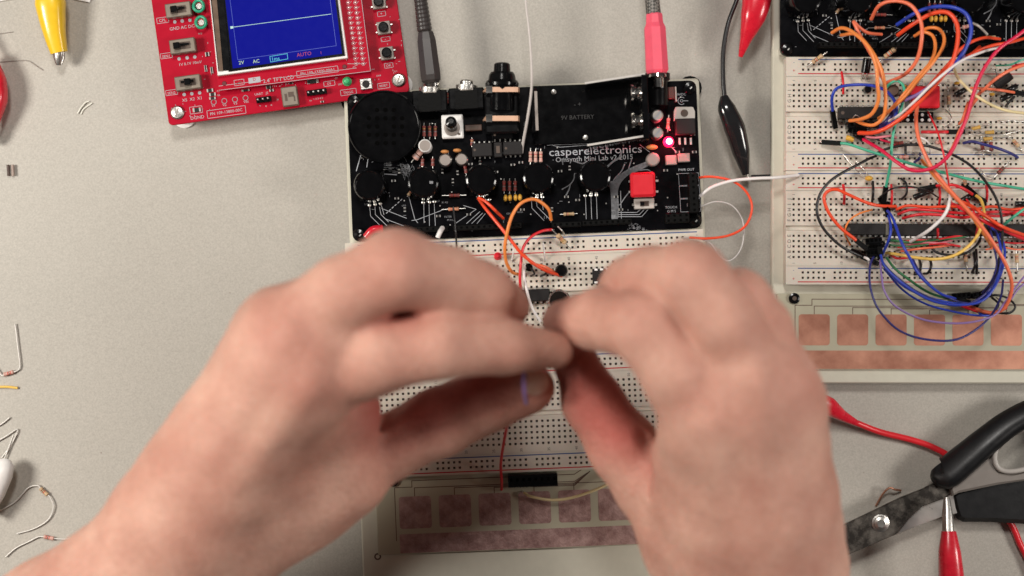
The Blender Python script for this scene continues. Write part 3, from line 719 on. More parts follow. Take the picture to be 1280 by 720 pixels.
for l in ([(592,266),(674,252),(677,277),(596,292),(592,266)],): b.ribbon([zz(x,y,Zs) for x,y in l], .6*S, e_cy)
b.ribbon([zz(410,129,Zs+.03), zz(880,66,Zs+.03)], .6*S, e_tr); b.box(zz(413,129,Zs+.06), (3.4*S,3*S,.00005), e_tr, rz=TR)
for X, Y, t, m_, z in ((446,304,'2V',e_yl,6.2), (513,298,'AC',e_yl,6.2), (600,287,'1ms',e_cy,6.4), (720,268,'AUTO',e_rd,6.6), (829,255,'1',e_rd,5)): b.text(t, zz(X,Y,Zs+.05), z*S, TR, m_)
b.build('screen_graphics', so)
# silkscreen
b = MB(); ZB = 14.06
def bx(f, X, Y, w, h, lw=.55, m_=silk, z=ZB):
    ro = Matrix.Rotation(TR, 3, 'Z'); p = zz(X, Y, z); s = px(z)/3.765
    c = [p + ro @ Vector((a*w/2*s, d*h/2*s, 0)) for a, d in ((-1,-1),(1,-1),(1,1),(-1,1),(-1,-1))]; f.ribbon(c, lw*S, m_)
for X, Y, t, z in ((88,102,'CPL',5.2),(105,270,'SEN1',4.6),(130,443,'SEN2',4.6),(180,136,'GND AC DC',5.6),(218,304,'1V 0.1V 10mV',5.),(228,473,'X5  X2  X1',5.4),(252,560,'DGND',5.8),(388,533,'PN 109-13800-00C',5.2),
    (328,503,'V1',4.4),(380,499,'V2',4.4),(431,492,'V3',4.4),(481,484,'Vdd',3.8),(553,446,'UART   J2',4.2),(547,503,'+',4),(575,503,'o',4),(600,498,'o',4),(962,440,'TRIGG',4.4),(1128,408,'RESET',4.),(1118,70,'+',5),(1137,190,'-',5),(1152,314,'OK',4.6),(820,468,'1 2 3 4 5',3.4),(872,398,'D5',4.),(924,400,'LED',3.2),(905,372,'C9',3),(685,398,'J5  USB',3.4),
    (630,472,'J4',3.2),(350,432,'C3',3),(352,452,'R8',3),(265,162,'R12',3),(1075,330,'SW4',2.6),(1105,360,'SW8',3),(785,478,'V+',3)):
    b.text(t, zz(X, Y, ZB), z*S, TR, silk, 'CENTER')
for a in ((88,95,55,26),(105,262,55,24),(130,435,55,24),(388,527,182,36),(245,517,58,32),(962,433,74,26),(1128,403,56,26),(1118,65,38,22),(1137,184,42,20),(1152,308,40,22),(872,393,52,22)): bx(b, *a)
for X, Y in ((145,103),(180,99),(216,95),(165,277),(203,272),(239,268),(189,445),(225,441),(262,437)): b.lathe([(0,.0008),(.00004,.0008)], zz(X,Y,ZB), seg=10, material=silk)
for X, Y, r in ((328,480,12),(378,475,12),(428,468,12),(478,461,12)): b.ribbon([zz(X+r*math.cos(R(a)), Y+r*math.sin(R(a)), ZB) for a in range(0, 361, 24)], .8*S, silk)
for k in range(70):
    X, Y = rnd.choice(((rnd.uniform(270,345), rnd.uniform(200,470)), (rnd.uniform(560,760), rnd.uniform(385,410)), (rnd.uniform(1060,1200), rnd.uniform(330,420)), (rnd.uniform(60,330), rnd.uniform(490,560)), (rnd.uniform(1070,1220), rnd.uniform(0,330))))
    p = zz(X, Y, ZB); a = TR + rnd.choice((0, R(90))); b.ribbon([p, p+Vector((math.cos(a), math.sin(a), 0))*rnd.uniform(.6, 2.4)*S], .5*S, silk)
b.build('silkscreen_print', sb)
b = MB(); Zd = 18.56
for X, Y, t, z in ((634,381,'2.4" TFT LCD',6.8),(818,344,'PN 109-13700-00A1',5.2),(990,320,'JP1',3.)): b.text(t, zz(X,Y,Zd), z*S, TR, silk, 'CENTER')
bx(b, 816, 337, 196, 28, z=Zd); bx(b, 448, 388, 46, 26, z=Zd); b.ribbon([zz(x,y,Zd) for x,y in ((438,393),(458,384))], .9*S, pit)
b.box(zz(520,377,Zd), (15*S,7*S,.0001), silk, rz=TR); b.text('D', zz(520,380,Zd+.1), 5*S, TR, redpcb, 'CENTER')
for l in ([(352,405),(560,378)], [(352,425),(1066,334),(1003,-160)], [(640,366),(1000,320)], [(958,300),(1040,300)], [(953,285),(898,-150)]): b.ribbon([zz(x,y,Zd) for x,y in l], .55*S, silk)
for k in range(20):        # pin rosettes
    for j in range(2):
        X, Y = 972-7+j*34+k*0, 0; X += (318-0)*0; Y = 300-k*24; X += (Y)*.13-6
        p = zz(X, Y, Zd); r = .00085
        b.ribbon([p + Vector((math.cos(R(a))*r, math.sin(R(a))*r, 0)) for a in range(0, 361, 60)], .42*S, silk); b.lathe([(0,.0004),(.0003,.0003)], p, seg=6, material=tin)
        b.ribbon([p+Vector((r,0,0)), p+Vector((r*1.8,r*.6,0))], .4*S, silk)
b.build('silkscreen_print', dm)
for X, Y in ((378,393),(944,314)): MB().lathe([(0,.0011),(.0003,.0009)], zz(X,Y,18.5), seg=14, material=mat('dark_red_hole',(.12,.01,.015),.5)).build('rivet', dm)
# buttons
for X, Y in ((1105,10),(1128,130),(1143,250)):
    q = zz(X, Y, 17); o = MB().box((q.x,q.y,.0156), (17*S,16*S,.003), greycan, rz=TR, cham=.0003)
    for sx in (-1,1):
        for sy in (-1,1): o.box((q.x+sx*8.8*S,q.y+sy*5*S,.0145), (3*S,1.6*S,.0008), tin, rz=TR)
    o = o.build('push_button', SC); MB().lathe([(0,.0024),(.0022,.0023),(.0026,.0018)], (q.x,q.y,.0171), seg=20, material=blackpl).build('button_cap', o)
q = zz(1045, 395, 16.5); o = MB().box((q.x,q.y,.0154), (15*S,14*S,.0028), steel, rz=TR, cham=.0003).build('push_button', SC); MB().lathe([(0,.0017),(.0008,.0016)], (q.x,q.y,.0168), seg=18, material=darkgrey).build('button_cap', o)
q = zz(953, 380, 17); MB().lathe([(0,.0021),(.0006,.0021),(.0007,.0017),(.0022,.0017),(.0031,.0011),(.0034,0)], (q.x,q.y,.01405), seg=18, material=green_led, cap=False).build('indicator_light', SC)
# usb socket, headers, small parts
q = zz(685, 452, 18); us = MB().box((q.x,q.y,.0160), (20*S,24*S,.0038), swmetal, rz=TR, cham=.0004).build('usb_socket', SC)
b = MB(); b.box((q.x+.0006,q.y+.0008,.01795), (7*S,6*S,.0002), pit, rz=TR); b.box((q.x-.0016,q.y-.0006,.01795), (3*S,9*S,.0002), pit, rz=TR); b.box((q.x+.0022,q.y-.001,.01795), (1.6*S,7*S,.0002), pit, rz=TR); b.build('shell_opening', us)
for X, Y, n in ((563,468,3),(812,433,4)):
    q = zz(X, Y, 16.5); o = MB().box((q.x,q.y,.0153), (n*6.3*S,7*S,.0025), blackpl, rz=TR, cham=.0002).build('pin_header', SC); b = MB(); ro = Matrix.Rotation(TR,3,'Z')
    for k in range(n): t = ro @ Vector(((k-(n-1)/2)*6.3*S,0,0)); b.box((q.x+t.x,q.y+t.y,.0175), (.0006,.0006,.004), tin, rz=TR)
    b.build('pin', o)
for X, Y, w, h in ((297,255,5,5),(290,322,3,8),(318,330,3,8),(310,425,8,4),(322,444,8,4),(322,462,8,3),(585,410,6,4),(600,425,5,3),(795,383,14,5),(478,425,10,2.5),(775,386,4,4),(248,517,10,5),(690,390,6,3),(838,478,4,2)):
    q = zz(X, Y, 14.8); b = MB().box((q.x,q.y,.0144), (w*S,h*S,.0007), tin, rz=TR); b.box((q.x,q.y,.0145), (w*S*.55,h*S*1.02,.0008), darkgrey, rz=TR); b.build('surface_mount_part', SC)
# ------------------------------------------------------------------ plugs and long cables
def tw(pts, sub=6): return [W(*p) for p in spline(pts, sub)]
# grey audio plug
pl = empty('audio_plug', W(535, 60, 12)); tag(pl, 'dark grey ribbed audio plug pushed into the jack next to the round speaker', 'plug')
gm = mat('grey_rubber', (.045,.038,.037), .3, coat=.3)
a, c = W(532, 39, 24), W(539.5, 104, 24)
MB().loft([a, a.lerp(c,.03), a.lerp(c,.18), a.lerp(c,.85), a.lerp(c,.95), c], [.0028,.0036,.0044,.0048,.0046,.0036], [.0028,.0036,.0044,.0048,.0046,.0036], gm, seg=8, flat=True).build('barrel', pl)
q = W(539.5, 102, 23); MB().lathe([(0,.0034),(.0012,.0038),(.0026,.0034),(.0032,.002),(.012,.0018)], q, (.09,-1,0), 24, chrome).build('tip', pl)
b = MB(); s0, s1 = W(531, 39, 24), W(524, -14, 24)
for k in range(11):
    t = k/10.5; p = s0.lerp(s1, t); d = (s1-s0).normalized(); b.lathe([(0,.0030-.0006*t),(.0006,.0034-.0006*t),(.0016,.0034-.0006*t),(.0021,.0030-.0006*t)], p, d, 16, gm)
b.loft([s0, s1, W(520,-60,22)], .0024, .0022, blackpl, seg=10); b.build('strain_relief', pl)
# pink power plug
pp = empty('power_plug', W(820, 50, 18)); tag(pp, 'pink power plug on a braided cable pushed into the board beside the battery tray', 'plug')
a, c = W(817.5, 17, 28), W(821.5, 92, 28)
MB().loft([a, a.lerp(c,.02), a.lerp(c,.16), a.lerp(c,.24), a.lerp(c,.95), c], [.0034,.0038,.0040,.0050,.0053,.0045], [.0034,.0038,.0040,.0050,.0053,.0045], pinkpl, seg=8, flat=True).build('barrel', pp)
q = W(822, 92.5, 28); b = MB().lathe([(0,.0038),(.0014,.0040),(.0020,.0028),(.006,.0027)], q, (.03,-1,0), 24, chrome); b.build('tip', pp)
braid = bpy.data.materials.new('braided_sleeve'); braid.use_nodes = True; nt = braid.node_tree; bs = nt.nodes['Principled BSDF']; tc = nt.nodes.new('ShaderNodeTexCoord')
ck = N('ShaderNodeTexChecker', Scale=900.); mp = nt.nodes.new('ShaderNodeMapping'); mp.inputs[2].default_value = (0,0,R(45)); nt.links.new(tc.outputs['Object'], mp.inputs[0]); nt.links.new(mp.outputs[0], ck.inputs[0])
ck.inputs[1].default_value = (.05,.045,.04,1); ck.inputs[2].default_value = (.22,.20,.18,1); nt.links.new(ck.outputs[0], bs.inputs['Base Color']); bs.inputs['Roughness'].default_value = .45
a, c = W(817, 18, 28), W(812, -30, 27)
MB().loft([a, a.lerp(c,.5), c, W(806,-80,20)], .0033, .0033, braid, seg=14).build('braided_cable', pp)
# white flying lead from the top
w_ = MB().loft(tw([(657,-30,40),(657,0,42),(662,45,42),(664.5,85,40),(664,115,36),(659,150,30),(653.5,180,22),(652,191,19)]), [.00045+.00030*i/42 for i in range(43)], None, mat('greyish_wire_insulation', (.60,.55,.52), .45), seg=8)
tag(w_.build('wire'), 'long thin white wire coming down from the top edge over the large jack', 'wire')
# ------------------------------------------------------------------ clips
def clip(name, label, pts, ra, rb, m_, jaw=None, cable=None, cc=None, cr=.0011, shine=True, cat='alligator clip'):
    P_ = [W(*p) for p in pts]; root_ = empty(name, (P_[0].x, P_[0].y, min(0.0, 0))); tag(root_, label, cat, 'alligator clips on the table')
    sp3 = spline(P_, 4); n = len(sp3)
    f = lambda arr: [float(np.interp(i/(n-1)*(len(arr)-1), range(len(arr)), arr)) for i in range(n)]
    bt_ = MB().loft(sp3, f(ra), f(rb), m_, seg=16, sq=.75)
    bt_.build('boot', root_)
    if jaw:
        J = [W(*p) for p in jaw]; d = (J[-1]-J[0])
        for sg in (-1, 1):
            jr = .0016
            jj = MB().loft([J[0]+Vector((0,0,sg*.0016)), J[0].lerp(J[1],.5)+Vector((0,0,sg*.0018)), J[1]+Vector((0,0,sg*.0006))], [.0024,.0022,.0013], [.0007,.0006,.0006], steel, seg=8)
            for k in range(5):
                p = J[0].lerp(J[1], .45+k*.12)+Vector((0,0,sg*.0006)); jj.box(p, (.0018,.0006,.0010), steel, rz=math.atan2(d.y, d.x)+R(90))
            jj.build('jaw', root_)
    if cable: MB().loft(tw(cable), cr, cr, wiremat(cc, WC[cc]), seg=10).build('cable', root_)
    return root_
clip('alligator_clip', 'yellow alligator clip hanging in at the top left corner', [(62,-20,10),(63,5,11),(68,40,10),(74,66,9)], [.0055,.0068,.0050,.0038], [.0055,.006,.005,.0036], yellowpl, jaw=[(74,64,9),(73.5,81,8)], cable=[(62,-15,10),(60,-60,12)], cc='yellow')
clip('alligator_clip', 'red alligator clip cut off by the left edge of the picture', [(-14,70,9),(-7,100,9),(-6,125,9),(-12,160,8)], [.003,.0052,.0054,.003], [.003,.005,.0052,.003], rubred, jaw=[(-12,160,8),(-15,180,7)], cable=[(-14,72,9),(-30,40,9)], cc='red')
clip('alligator_clip', 'black alligator clip on a thin black cable right of the middle board', [(905,120,15),(908,135,15),(918,160,14),(926,190,12),(932,218,10)], [.0017,.0040,.0048,.0040,.0016], [.0017,.004,.0046,.004,.0016], mat('black_boot_vinyl',(.012,.012,.013),.16,coat=.5),
     cable=[(926,-20,14),(921,0,14),(910,30,15),(904,65,15),(904,100,15),(906,124,15)], cc='black', cr=.00105)
clip('alligator_clip', 'glossy red alligator clip at the top between the middle board and the wired board', [(948,-30,16),(946,0,17),(941,22,17),(932,50,15),(925.5,71,13)], [.0052,.0066,.0056,.0026,.0010], [.005,.0062,.0056,.0028,.0011], rubred)
clip('alligator_clip', 'red alligator clip beside the right hand, its cable passing under the scissors', [(1005,496,16),(1022,502,16),(1035,508,14),(1052,519,10),(1071,529,7)], [.0032,.0042,.0044,.0026,.0014], [.0032,.0042,.0042,.0026,.0014], rubred,
     cable=[(1069,528,7),(1100,540,4),(1140,550,3),(1168,560,3),(1190,575,3),(1215,615,3),(1250,640,3),(1265,657,3),(1275,680,3),(1285,700,3),(1300,740,3)], cc='red', cr=.0015)
clip('alligator_clip', 'red alligator clip with bare metal tip lying across the scissors at the bottom', [(1190,760,30),(1189,720,30),(1187,690,30),(1186,664,29)], [.0052,.0054,.0048,.0031], [.005,.0052,.0045,.003], rubred, jaw=[(1185.5,668,29),(1183.5,622,25)])
# bare leads held by the black clip
b = MB().loft(tw([(933,214,9),(935,223,8)]), .0007, .0007, tin); tag(b.build('bare_lead'), 'short bare lead sticking out of the black alligator clip', 'wire')
b = MB().loft(tw([(939,221,3),(968,220,3)]), .0009, .0009, wiremat('black', WC['black'])); tag(b.build('wire'), 'short straight black wire running from the black clip to the edge of the wired board', 'wire')
# ------------------------------------------------------------------ scissors
SX = empty('scissors', W(1180, 620, 0)); tag(SX, 'scissors with black and grey handles and worn dark blades at the lower right', 'scissors')
blade = bpy.data.materials.new('worn_blade_steel'); blade.use_nodes = True; nt = blade.node_tree; bs = nt.nodes['Principled BSDF']; tc = nt.nodes.new('ShaderNodeTexCoord')
n1 = N('ShaderNodeTexNoise', Scale=160., Detail=8., Roughness=.7); nt.links.new(tc.outputs['Object'], n1.inputs['Vector']); r1 = nt.nodes.new('ShaderNodeValToRGB'); e = r1.color_ramp.elements
e[0].position = .42; e[0].color = (.035,.03,.026,1); e[1].position = .74; e[1].color = (.25,.225,.195,1); nt.links.new(n1.outputs['Fac'], r1.inputs[0]); nt.links.new(r1.outputs[0], bs.inputs['Base Color']); bs.inputs['Metallic'].default_value = .5; bs.inputs['Roughness'].default_value = .38
def poly(l, z): return [tuple(W(x, y, z).xy) for x, y in l]
MB().prism(poly([(1196,592),(1200,606),(1180,623),(1153,633),(1136,648),(1120,668),(1059,694),(1020,712),(975,728),(990,708),(1052,657),(1094,637),(1125,622),(1153,611),(1174,600)], 13), .0118, .0135, blade, cham=.0004).build('blade', SX)
MB().prism(poly([(1205,612),(1205,640),(1177,646),(1120,668.5),(1075,684),(1040,700),(1000,722),(975,735),(1085,650),(1130,640),(1180,622)], 11), .0098, .0114, mat('bright_blade_steel',(.62,.59,.56),.3,.7), cham=.0004).build('blade', SX)
q = W(1101, 654, 14); MB().lathe([(0,.0040),(.0004,.0040),(.0006,.0032),(.0012,.0030),(.0016,.0018)], (q.x,q.y,.0134), seg=28, material=steel).build('pivot_screw', SX)
hb = mat('handle_rubber', (.007,.007,.008), .36, bump=.05, spec=.5); hg = mat('grey_handle_plastic', (.23,.205,.185), .42, coat=.1)
MB().loft(tw([(1171,590,16),(1190,578,17),(1215,558,18),(1240,538,18),(1265,521,18),(1295,506,18),(1325,506,18),(1345,530,18),(1338,565,18),(1310,586,18),(1275,592,17),(1250,592,16)], 4), [.0030,.0043,.0046,.0045,.0042]*9, None, hb, seg=14) if False else None
def hl(name, pts, rs, rv, m_, closed=False):
    n = len(spline(pts, 5)); f = lambda arr: [float(np.interp(i/(n-1)*(len(arr)-1), range(len(arr)), arr)) for i in range(n)]
    MB().loft([W(*p) for p in spline(pts, 5)], f(rs), f(rv), m_, seg=16, sq=.8).build(name, SX)
hl('handle_grip', [(1171,584,13),(1181,592,15),(1205,574,16),(1235,549,17),(1265,527,17),(1300,512,17),(1335,520,17),(1350,550,17),(1330,582,15),(1310,598,12),(1290,612,9)], [.0034,.0074,.0070,.0064,.0060,.0058,.0056,.0056,.0055,.005,.003], [.003,.0042,.0045,.0045,.0045,.0045,.0045,.0045,.0045,.004,.003], hb)
MB().prism(poly([(1184,600),(1210,580),(1240,556),(1262,540),(1285,530),(1285,538),(1262,548),(1246,566),(1242,580),(1248,590),(1262,592),(1285,588),(1285,600),(1245,606),(1198,616),(1190,620)], 15), .0115, .0165, hg, cham=.0012).build('handle_core', SX)
hl('inner_ring', [(1290,531,17),(1268,540,17),(1250,553,17),(1243,570,17),(1248,585,17),(1264,589,17),(1290,584,17)], [.0012]*3, [.0016]*3, mat('pale_ring_plastic',(.42,.39,.36),.4), )
MB().prism(poly([(1189,618),(1196,612),(1220,606),(1250,598),(1285,588),(1330,585),(1370,600),(1375,640),(1340,655),(1290,656),(1240,653),(1205,653),(1197,649),(1192,636)], 12), .004, .0125, hb, cham=.0022).build('handle_grip', SX)
# ------------------------------------------------------------------ loose bits on the left of the table
def loose(label, body, bandcol, path, bi, r=.0010, blen=.0048):
    "resistor with long bent leads; path pixel points, the body sits between bi and bi+1"
    a, c = W(*path[bi]), W(*path[bi+1]); m_ = a.lerp(c, .5); rt = empty('resistor', (m_.x, m_.y, 0)); tag(rt, label, 'resistor', 'loose parts scattered on the table')
    d = (c-a).normalized(); p0 = m_-d*blen/2; prof = [(0,r*.5),(.06,r),(.2,r),(.22,r*.86)]; ms = [body]*3; x = .26
    for bm in bandcol: prof += [(x,r*.86),(x+.07,r*.86)]; ms += [body,bm]; x += .13
    prof += [(.78,r*.86),(.8,r),(.94,r),(1,r*.5)]; ms += [body]*4
    MB().lathe([(t*blen,q) for t,q in prof], p0, d, 12, mats=ms).build('body', rt)
    if bi > 0 or True:
        l1 = [W(*p) for p in path[:bi+1]] + [p0]; l2 = [p0+d*blen] + [W(*p) for p in path[bi+1:]]
        for l in (l1, l2):
            if len(l) > 1: MB().loft(spline(l, 5), .00034, .00034, mtin, seg=6).build('lead', rt)
loose('resistor with long leads curling round in a hook on the lower left table', tan_res, [band_b,band_b,band_r], [(-8,642,1),(18,628,1),(35,610,1.2),(47,607,1.3),(63,622,1.3),(67,634,1.2),(60,650,1),(42,661,1),(21,667,1)], 3)
loose('small resistor with wavy leads lying by the left forearm', pinkres, [band_r,band_b,band_r], [(7,696,1),(20,685,1),(36,677,1),(48,671,1.2),(56,671,1.3),(66,673,1.2),(82,674,1),(96,672,1)], 4)
loose('resistor with one lead folded back upward at the left edge of the table', pinkres, [band_r,band_b,band_r], [(19,405,1),(22,430,1),(25,458,1),(20,464,1.3),(2,469,1.3),(-6,455,1),(-12,420,1)], 3)
b = MB().loft(tw([(-10,484,1),(8,483.5,1.2),(22,485,1)]), .0006, .0006, wiremat('yellow', WC['yellow'])); tag(b.build('wire'), 'short yellow wire end at the left edge of the table', 'wire')
for lab, pts in (('bent bare lead forming a peak, upper one of the tangle at the left edge', [(-6,553,1),(8,545,1.2),(22,537,1),(14,556,1),(2,572,1)]), ('short bare lead at the left edge just above the peaked one', [(-8,535,1),(2,530,1),(12,522,1)]),
    ('long slanting bare lead behind the white cap at the left edge', [(-8,600,1),(6,572,1.4),(17,543,1.6)])):
    tag(MB().loft(tw(pts), .00034, .00034, mtin, seg=6).build('bare_lead'), lab, 'wire', 'loose parts scattered on the table')
b = MB().loft([W(*p) for p in ((-25,640,9),(-8,614,10),(2,592,10),(6,580,9.5),(7,575,8.5))], [.0055,.0055,.0052,.0044,.0024], [.004,.0045,.0046,.0036,.0016], whitepl, seg=18)
tag(b.build('marker_cap'), 'rounded white plastic cap poking in at the left edge', 'cap')
for lab, x, c1 in (('darker left stub of the tiny pair on the left of the table', 10, (.08,.05,.04)), ('tiny pale brown stub on the left of the table, right one of the pair', 15.5, (.34,.26,.22))):
    b = MB().loft(tw([(x,206,1.5),(x+.5,213,1.5),(x+1,220,1.5)]), .0007, .0007, mat('stub_'+str(x), c1, .5), seg=8); tag(b.build('component_stub'), lab, 'component', 'loose parts scattered on the table')
clr = mat('clear_offcut', (.78,.76,.68), .25, var=.02)
for lab, pts in (('longer of two crossed clear wire offcuts on the table below the yellow clip', [(97,142,.8),(101,135,1),(107,128,1),(111,127,.8)]), ('short clear wire offcut on the table crossing its longer twin', [(101,143,.5),(105,136,.5),(115,129,.5)]), ('thin grey wire hair at the upper left by the red clip', [(-5,78,.4),(20,76,.4),(35,76,.4),(45,82,.4),(54,88,.4)]), ('short thin grey wire hair near the top left corner', [(-5,43,.4),(8,41,.4),(16,40,.4)])):
    tag(MB().loft(tw(pts), .00035 if 'clear' in lab else .00016, None, clr if 'clear' in lab else greycan, seg=6).build('wire_offcut'), lab, 'wire offcut', 'loose parts scattered on the table')
b = MB().prism(poly([(-40,-30),(22,-30),(20,-2),(-40,8)], 1), .0003, .0012, whitepl); tag(b.build('card'), 'white card edge at the very top left corner', 'card')
b = MB().prism(poly([(84,-20),(120,-20),(112,3),(92,-1)], 1), .0003, .0012, whitepl); tag(b.build('card'), 'white card corner at the top edge right of the yellow clip', 'card')
b = MB().loft(tw([(1095,632,1),(1104,617,4),(1112,610,6),(1119,612,5),(1126,613,2)]), .0005, .0005, mat('bare_copper',(.55,.27,.18),.35,.8), seg=6); tag(b.build('copper_wire'), 'bent bare copper wire end lying above the scissor blades', 'wire')
# ------------------------------------------------------------------ middle unit wiring
G1 = 'jumper wires on the middle unit'; B0 = 18.5
def w1(*a, **k): return wire(*a, group=G1, **k)
w1('thick red orange wire running from the black header down to the middle breadboard', 'redor', [(598,248),(608,262),(625,283),(640,302),(652,317),(668,330),(684,339),(702,345)], r=.95, z=(26,19,34))
w1('short red orange wire crossing the thick one beside the third knob', 'redor', [(598,247),(607,252),(618,262),(629,273)], r=.9, z=(30,26,33))
w1('orange wire looping up below the fourth knob and down to the middle breadboard', 'orange', [(689,275),(686,262),(675,252),(664,249),(650,255),(640,270),(634,290),(631,310),(633,328),(640,340),(648,343)], r=.9, z=(26,19,37))
w1('crimson wire arching from the bare resistor lead down the breadboard to the hidden chip', 'red', [(690,287),(677,289),(663,297),(654,310),(651,330),(650,350),(652,372),(656,388)], r=.85, z=(24,19,29))
w1('white wire curving down the breadboard from the little black link towards the fingers', 'white', [(657,331),(655,342),(657,356),(662,376),(668,390),(676,402)], r=.75, z=(19,24,26))
w1('short salmon wire on the breadboard running right from the crossing', 'salmon', [(655,318),(665,329),(680,333),(693,340)], r=.8, z=(20,19,24))
for lab, pts in (('bare wire link on the rail, left of the crossing wires', [(640,305),(641.5,313),(640,325)]), ('bare wire link on the rail, right of the crossing wires', [(679,304),(680.5,315),(681,325)])):
    w1(lab, 'white', pts, r=.45, z=(18,18,21), name='wire_link', cat='wire link')
for lab, pts in (('small black wire curl right above the black chip', [(661,333),(665,337),(668,342),(664,345)]), ('small black wire curl beside the round black part', [(678,333),(683,334),(682,342),(676,345)]), ):
    w1(lab, 'black', pts, r=.6, z=(18,18,22))
w1('thin black wire hanging from the header just above the left hand', 'black', [(567,262),(569,280),(570,296),(571,311)], r=.55, z=(24,18,26))
def thing1(mb, name, label, cat, group=None): return tag(mb.build(name), label, cat, group)
q = W(702, 338, 23); thing1(MB().lathe([(0,.0028),(.004,.0028),(.005,.0022)], (q.x,q.y,.0172), seg=20, material=blackpl), 'round_button', 'small round black part at the end of the orange wires', 'component')
q = W(661, 334, 22); thing1(MB().lathe([(0,.0018),(.003,.0018),(.0036,.0012)], (q.x,q.y,.0172), seg=16, material=blackpl), 'transistor', 'small black transistor among the crossing wires', 'component')
q = W(622, 320, 22); thing1(MB().lathe([(0,.0018),(.0005,.0018),(.0006,.0015),(.003,.0014),(.004,.0006)], (q.x,q.y,.0185), seg=16, material=redpl), 'red_lamp', 'tiny unlit red lamp on the left part of the middle breadboard', 'indicator lamp')
# chip
def chip_thing(label, x, y, w, h, npin, rz, z0=17.6, z1=21.5, m_=darkgrey, group='chips on the breadboards'):
    p = W(x, y, z1); rt = empty('chip', (p.x, p.y, .017)); tag(rt, label, 'chip', group)
    s = px(z1); bd = MB().box((p.x,p.y,(z0+z1)/2000), (w*s,h*s,(z1-z0)/1000), m_, rz=rz, cham=.0003).build('body', rt)
    b = MB(); ro = Matrix.Rotation(rz,3,'Z')
    for k in range(npin):
        for sy in (-1,1):
            t = ro @ Vector(((k-(npin-1)/2)*w*s/npin, sy*(h*s/2+.0003), 0)); b.box((p.x+t.x,p.y+t.y,.0185), (.0009,.0011,.0030), tin, rz=rz)
    b.build('pins', rt)
    t = ro @ Vector((-w*s/2+.0014,0,0)); MB().lathe([(0,.0008),(.00008,.0008)], (p.x+t.x,p.y+t.y,z1/1000), seg=12, material=pit).build('notch', bd)
chip_thing('short black chip beside the microphone disc on the middle breadboard', 669, 369, 37, 15, 5, TH)
p = W(757, 345, 21); rt = empty('chip', (p.x,p.y,.017)); tag(rt, 'black chip with white legs partly under the right hand', 'chip', 'chips on the breadboards')
MB().box((p.x,p.y,.0193), (32*S,19*S,.004), darkgrey, rz=TH, cham=.0003).build('body', rt); b = MB()
for k in range(4):
    for sy in (-1,1): b.box(W(745+k*7, 345-k*.3+sy*8, 21.3), (.0014,.0009,.0006), whitepl, rz=TH)
b.build('pins', rt)
q = W(699, 375.5, 23); rt = empty('microphone_capsule', (q.x,q.y,.017)); tag(rt, 'round metal microphone capsule with dark felt face on the middle breadboard', 'microphone')
MB().lathe([(0,.0050),(.0052,.0050),(.0056,.0047),(.0056,.0041),(.0052,.0039)], (q.x,q.y,.0174), seg=32, material=chrome, cap=False).build('shell', rt); MB().lathe([(0,.0041),(.0002,.0041)], (q.x,q.y,.0224), seg=32, material=mat('black_felt',(.012,.009,.008),.9,bump=.5,spec=.1)).build('felt_face', rt)
resistor(W(690,287,26), W(713,310,19), 'tan resistor leaning from the header down to the top rail of the middle breadboard', tan_res, [band_b,band_r,orcap,band_g], r=.0012, blen=.0060)
b = MB().loft(tw([(697,283,26),(703,289,25),(706,294,22)]), .0004, .0004, tin, seg=6); tag(b.build('bare_lead'), 'short bent bare lead beside the tan resistor at the header', 'wire')
b = MB().loft(tw([(553,285,26),(550,290,30),(547,297,30)]), .0011, .0011, wiremat('white', WC['white'])); tag(b.build('wire'), 'stub of white wire above the left knuckles', 'wire')
b = MB().loft(tw([(458,296,24),(466,287.5,25),(478,286,24)]), [.0018]*13, None, rubred); tag(b.build('wire'), 'red wire end peeping out above the left hand', 'wire')
# touch panel connector
def hdr(label, x0, y0, x1, y1, n, z0, z1, w=8, rows=1):
    a, c = W(x0,y0,z1), W(x1,y1,z1); d = c-a; rz = math.atan2(d.y,d.x); m_ = (a+c)/2; rt = empty('header_socket', (m_.x,m_.y,z0/1000)); tag(rt, label, 'connector', None)
    MB().box((m_.x,m_.y,(z0+z1)/2000), (d.length,w*S*rows,(z1-z0)/1000), blackpl, rz=rz, cham=.0003).build('body', rt); b = MB(); ro = Matrix.Rotation(rz,3,'Z')
    for k in range(n):
        t = ro @ Vector(((k+.5)/n*d.length-d.length/2, w*S*.1, 0)); b.box((m_.x+t.x,m_.y+t.y,z1/1000+.00003), (.0012,.0014,.0001), hole_black, rz=rz)
        t = ro @ Vector(((k+1.)/n*d.length-d.length/2, -w*S*rows/2-.0001, 0)); b.box((m_.x+t.x,m_.y+t.y,(z0+z1)/2000), (.0003,.0003,(z1-z0)/1000*.8), pit, rz=rz)
    b.build('socket_opening', rt)
hdr('black header socket on the dull middle touch panel beside the red and yellow wires', 635, 602, 697, 599.5, 8, 11.3, 19.5, w=16)
w1('thin red wire rising from the touch panel header to the pinching fingers', 'red', [(627,612,14),(627,600,19),(626,580,25),(630,552,40),(637,522,70),(648,500,100),(656,490,116)], r=.85, ends=('pin',None))
w1('cream yellow wire curving from the touch panel header to under the right hand', 'pale', [(655,616,14),(665,621,16),(690,625,17),(715,622,18),(745,612,20),(775,598,22),(800,590,22)], r=.85, ends=('pin',None))
wire('short purple wire held between left thumb and index finger', 'purple', [(655,464,132),(655,478,131),(656,492,128),(658,504,122)], r=.95, ends=(None,None), group=G1)
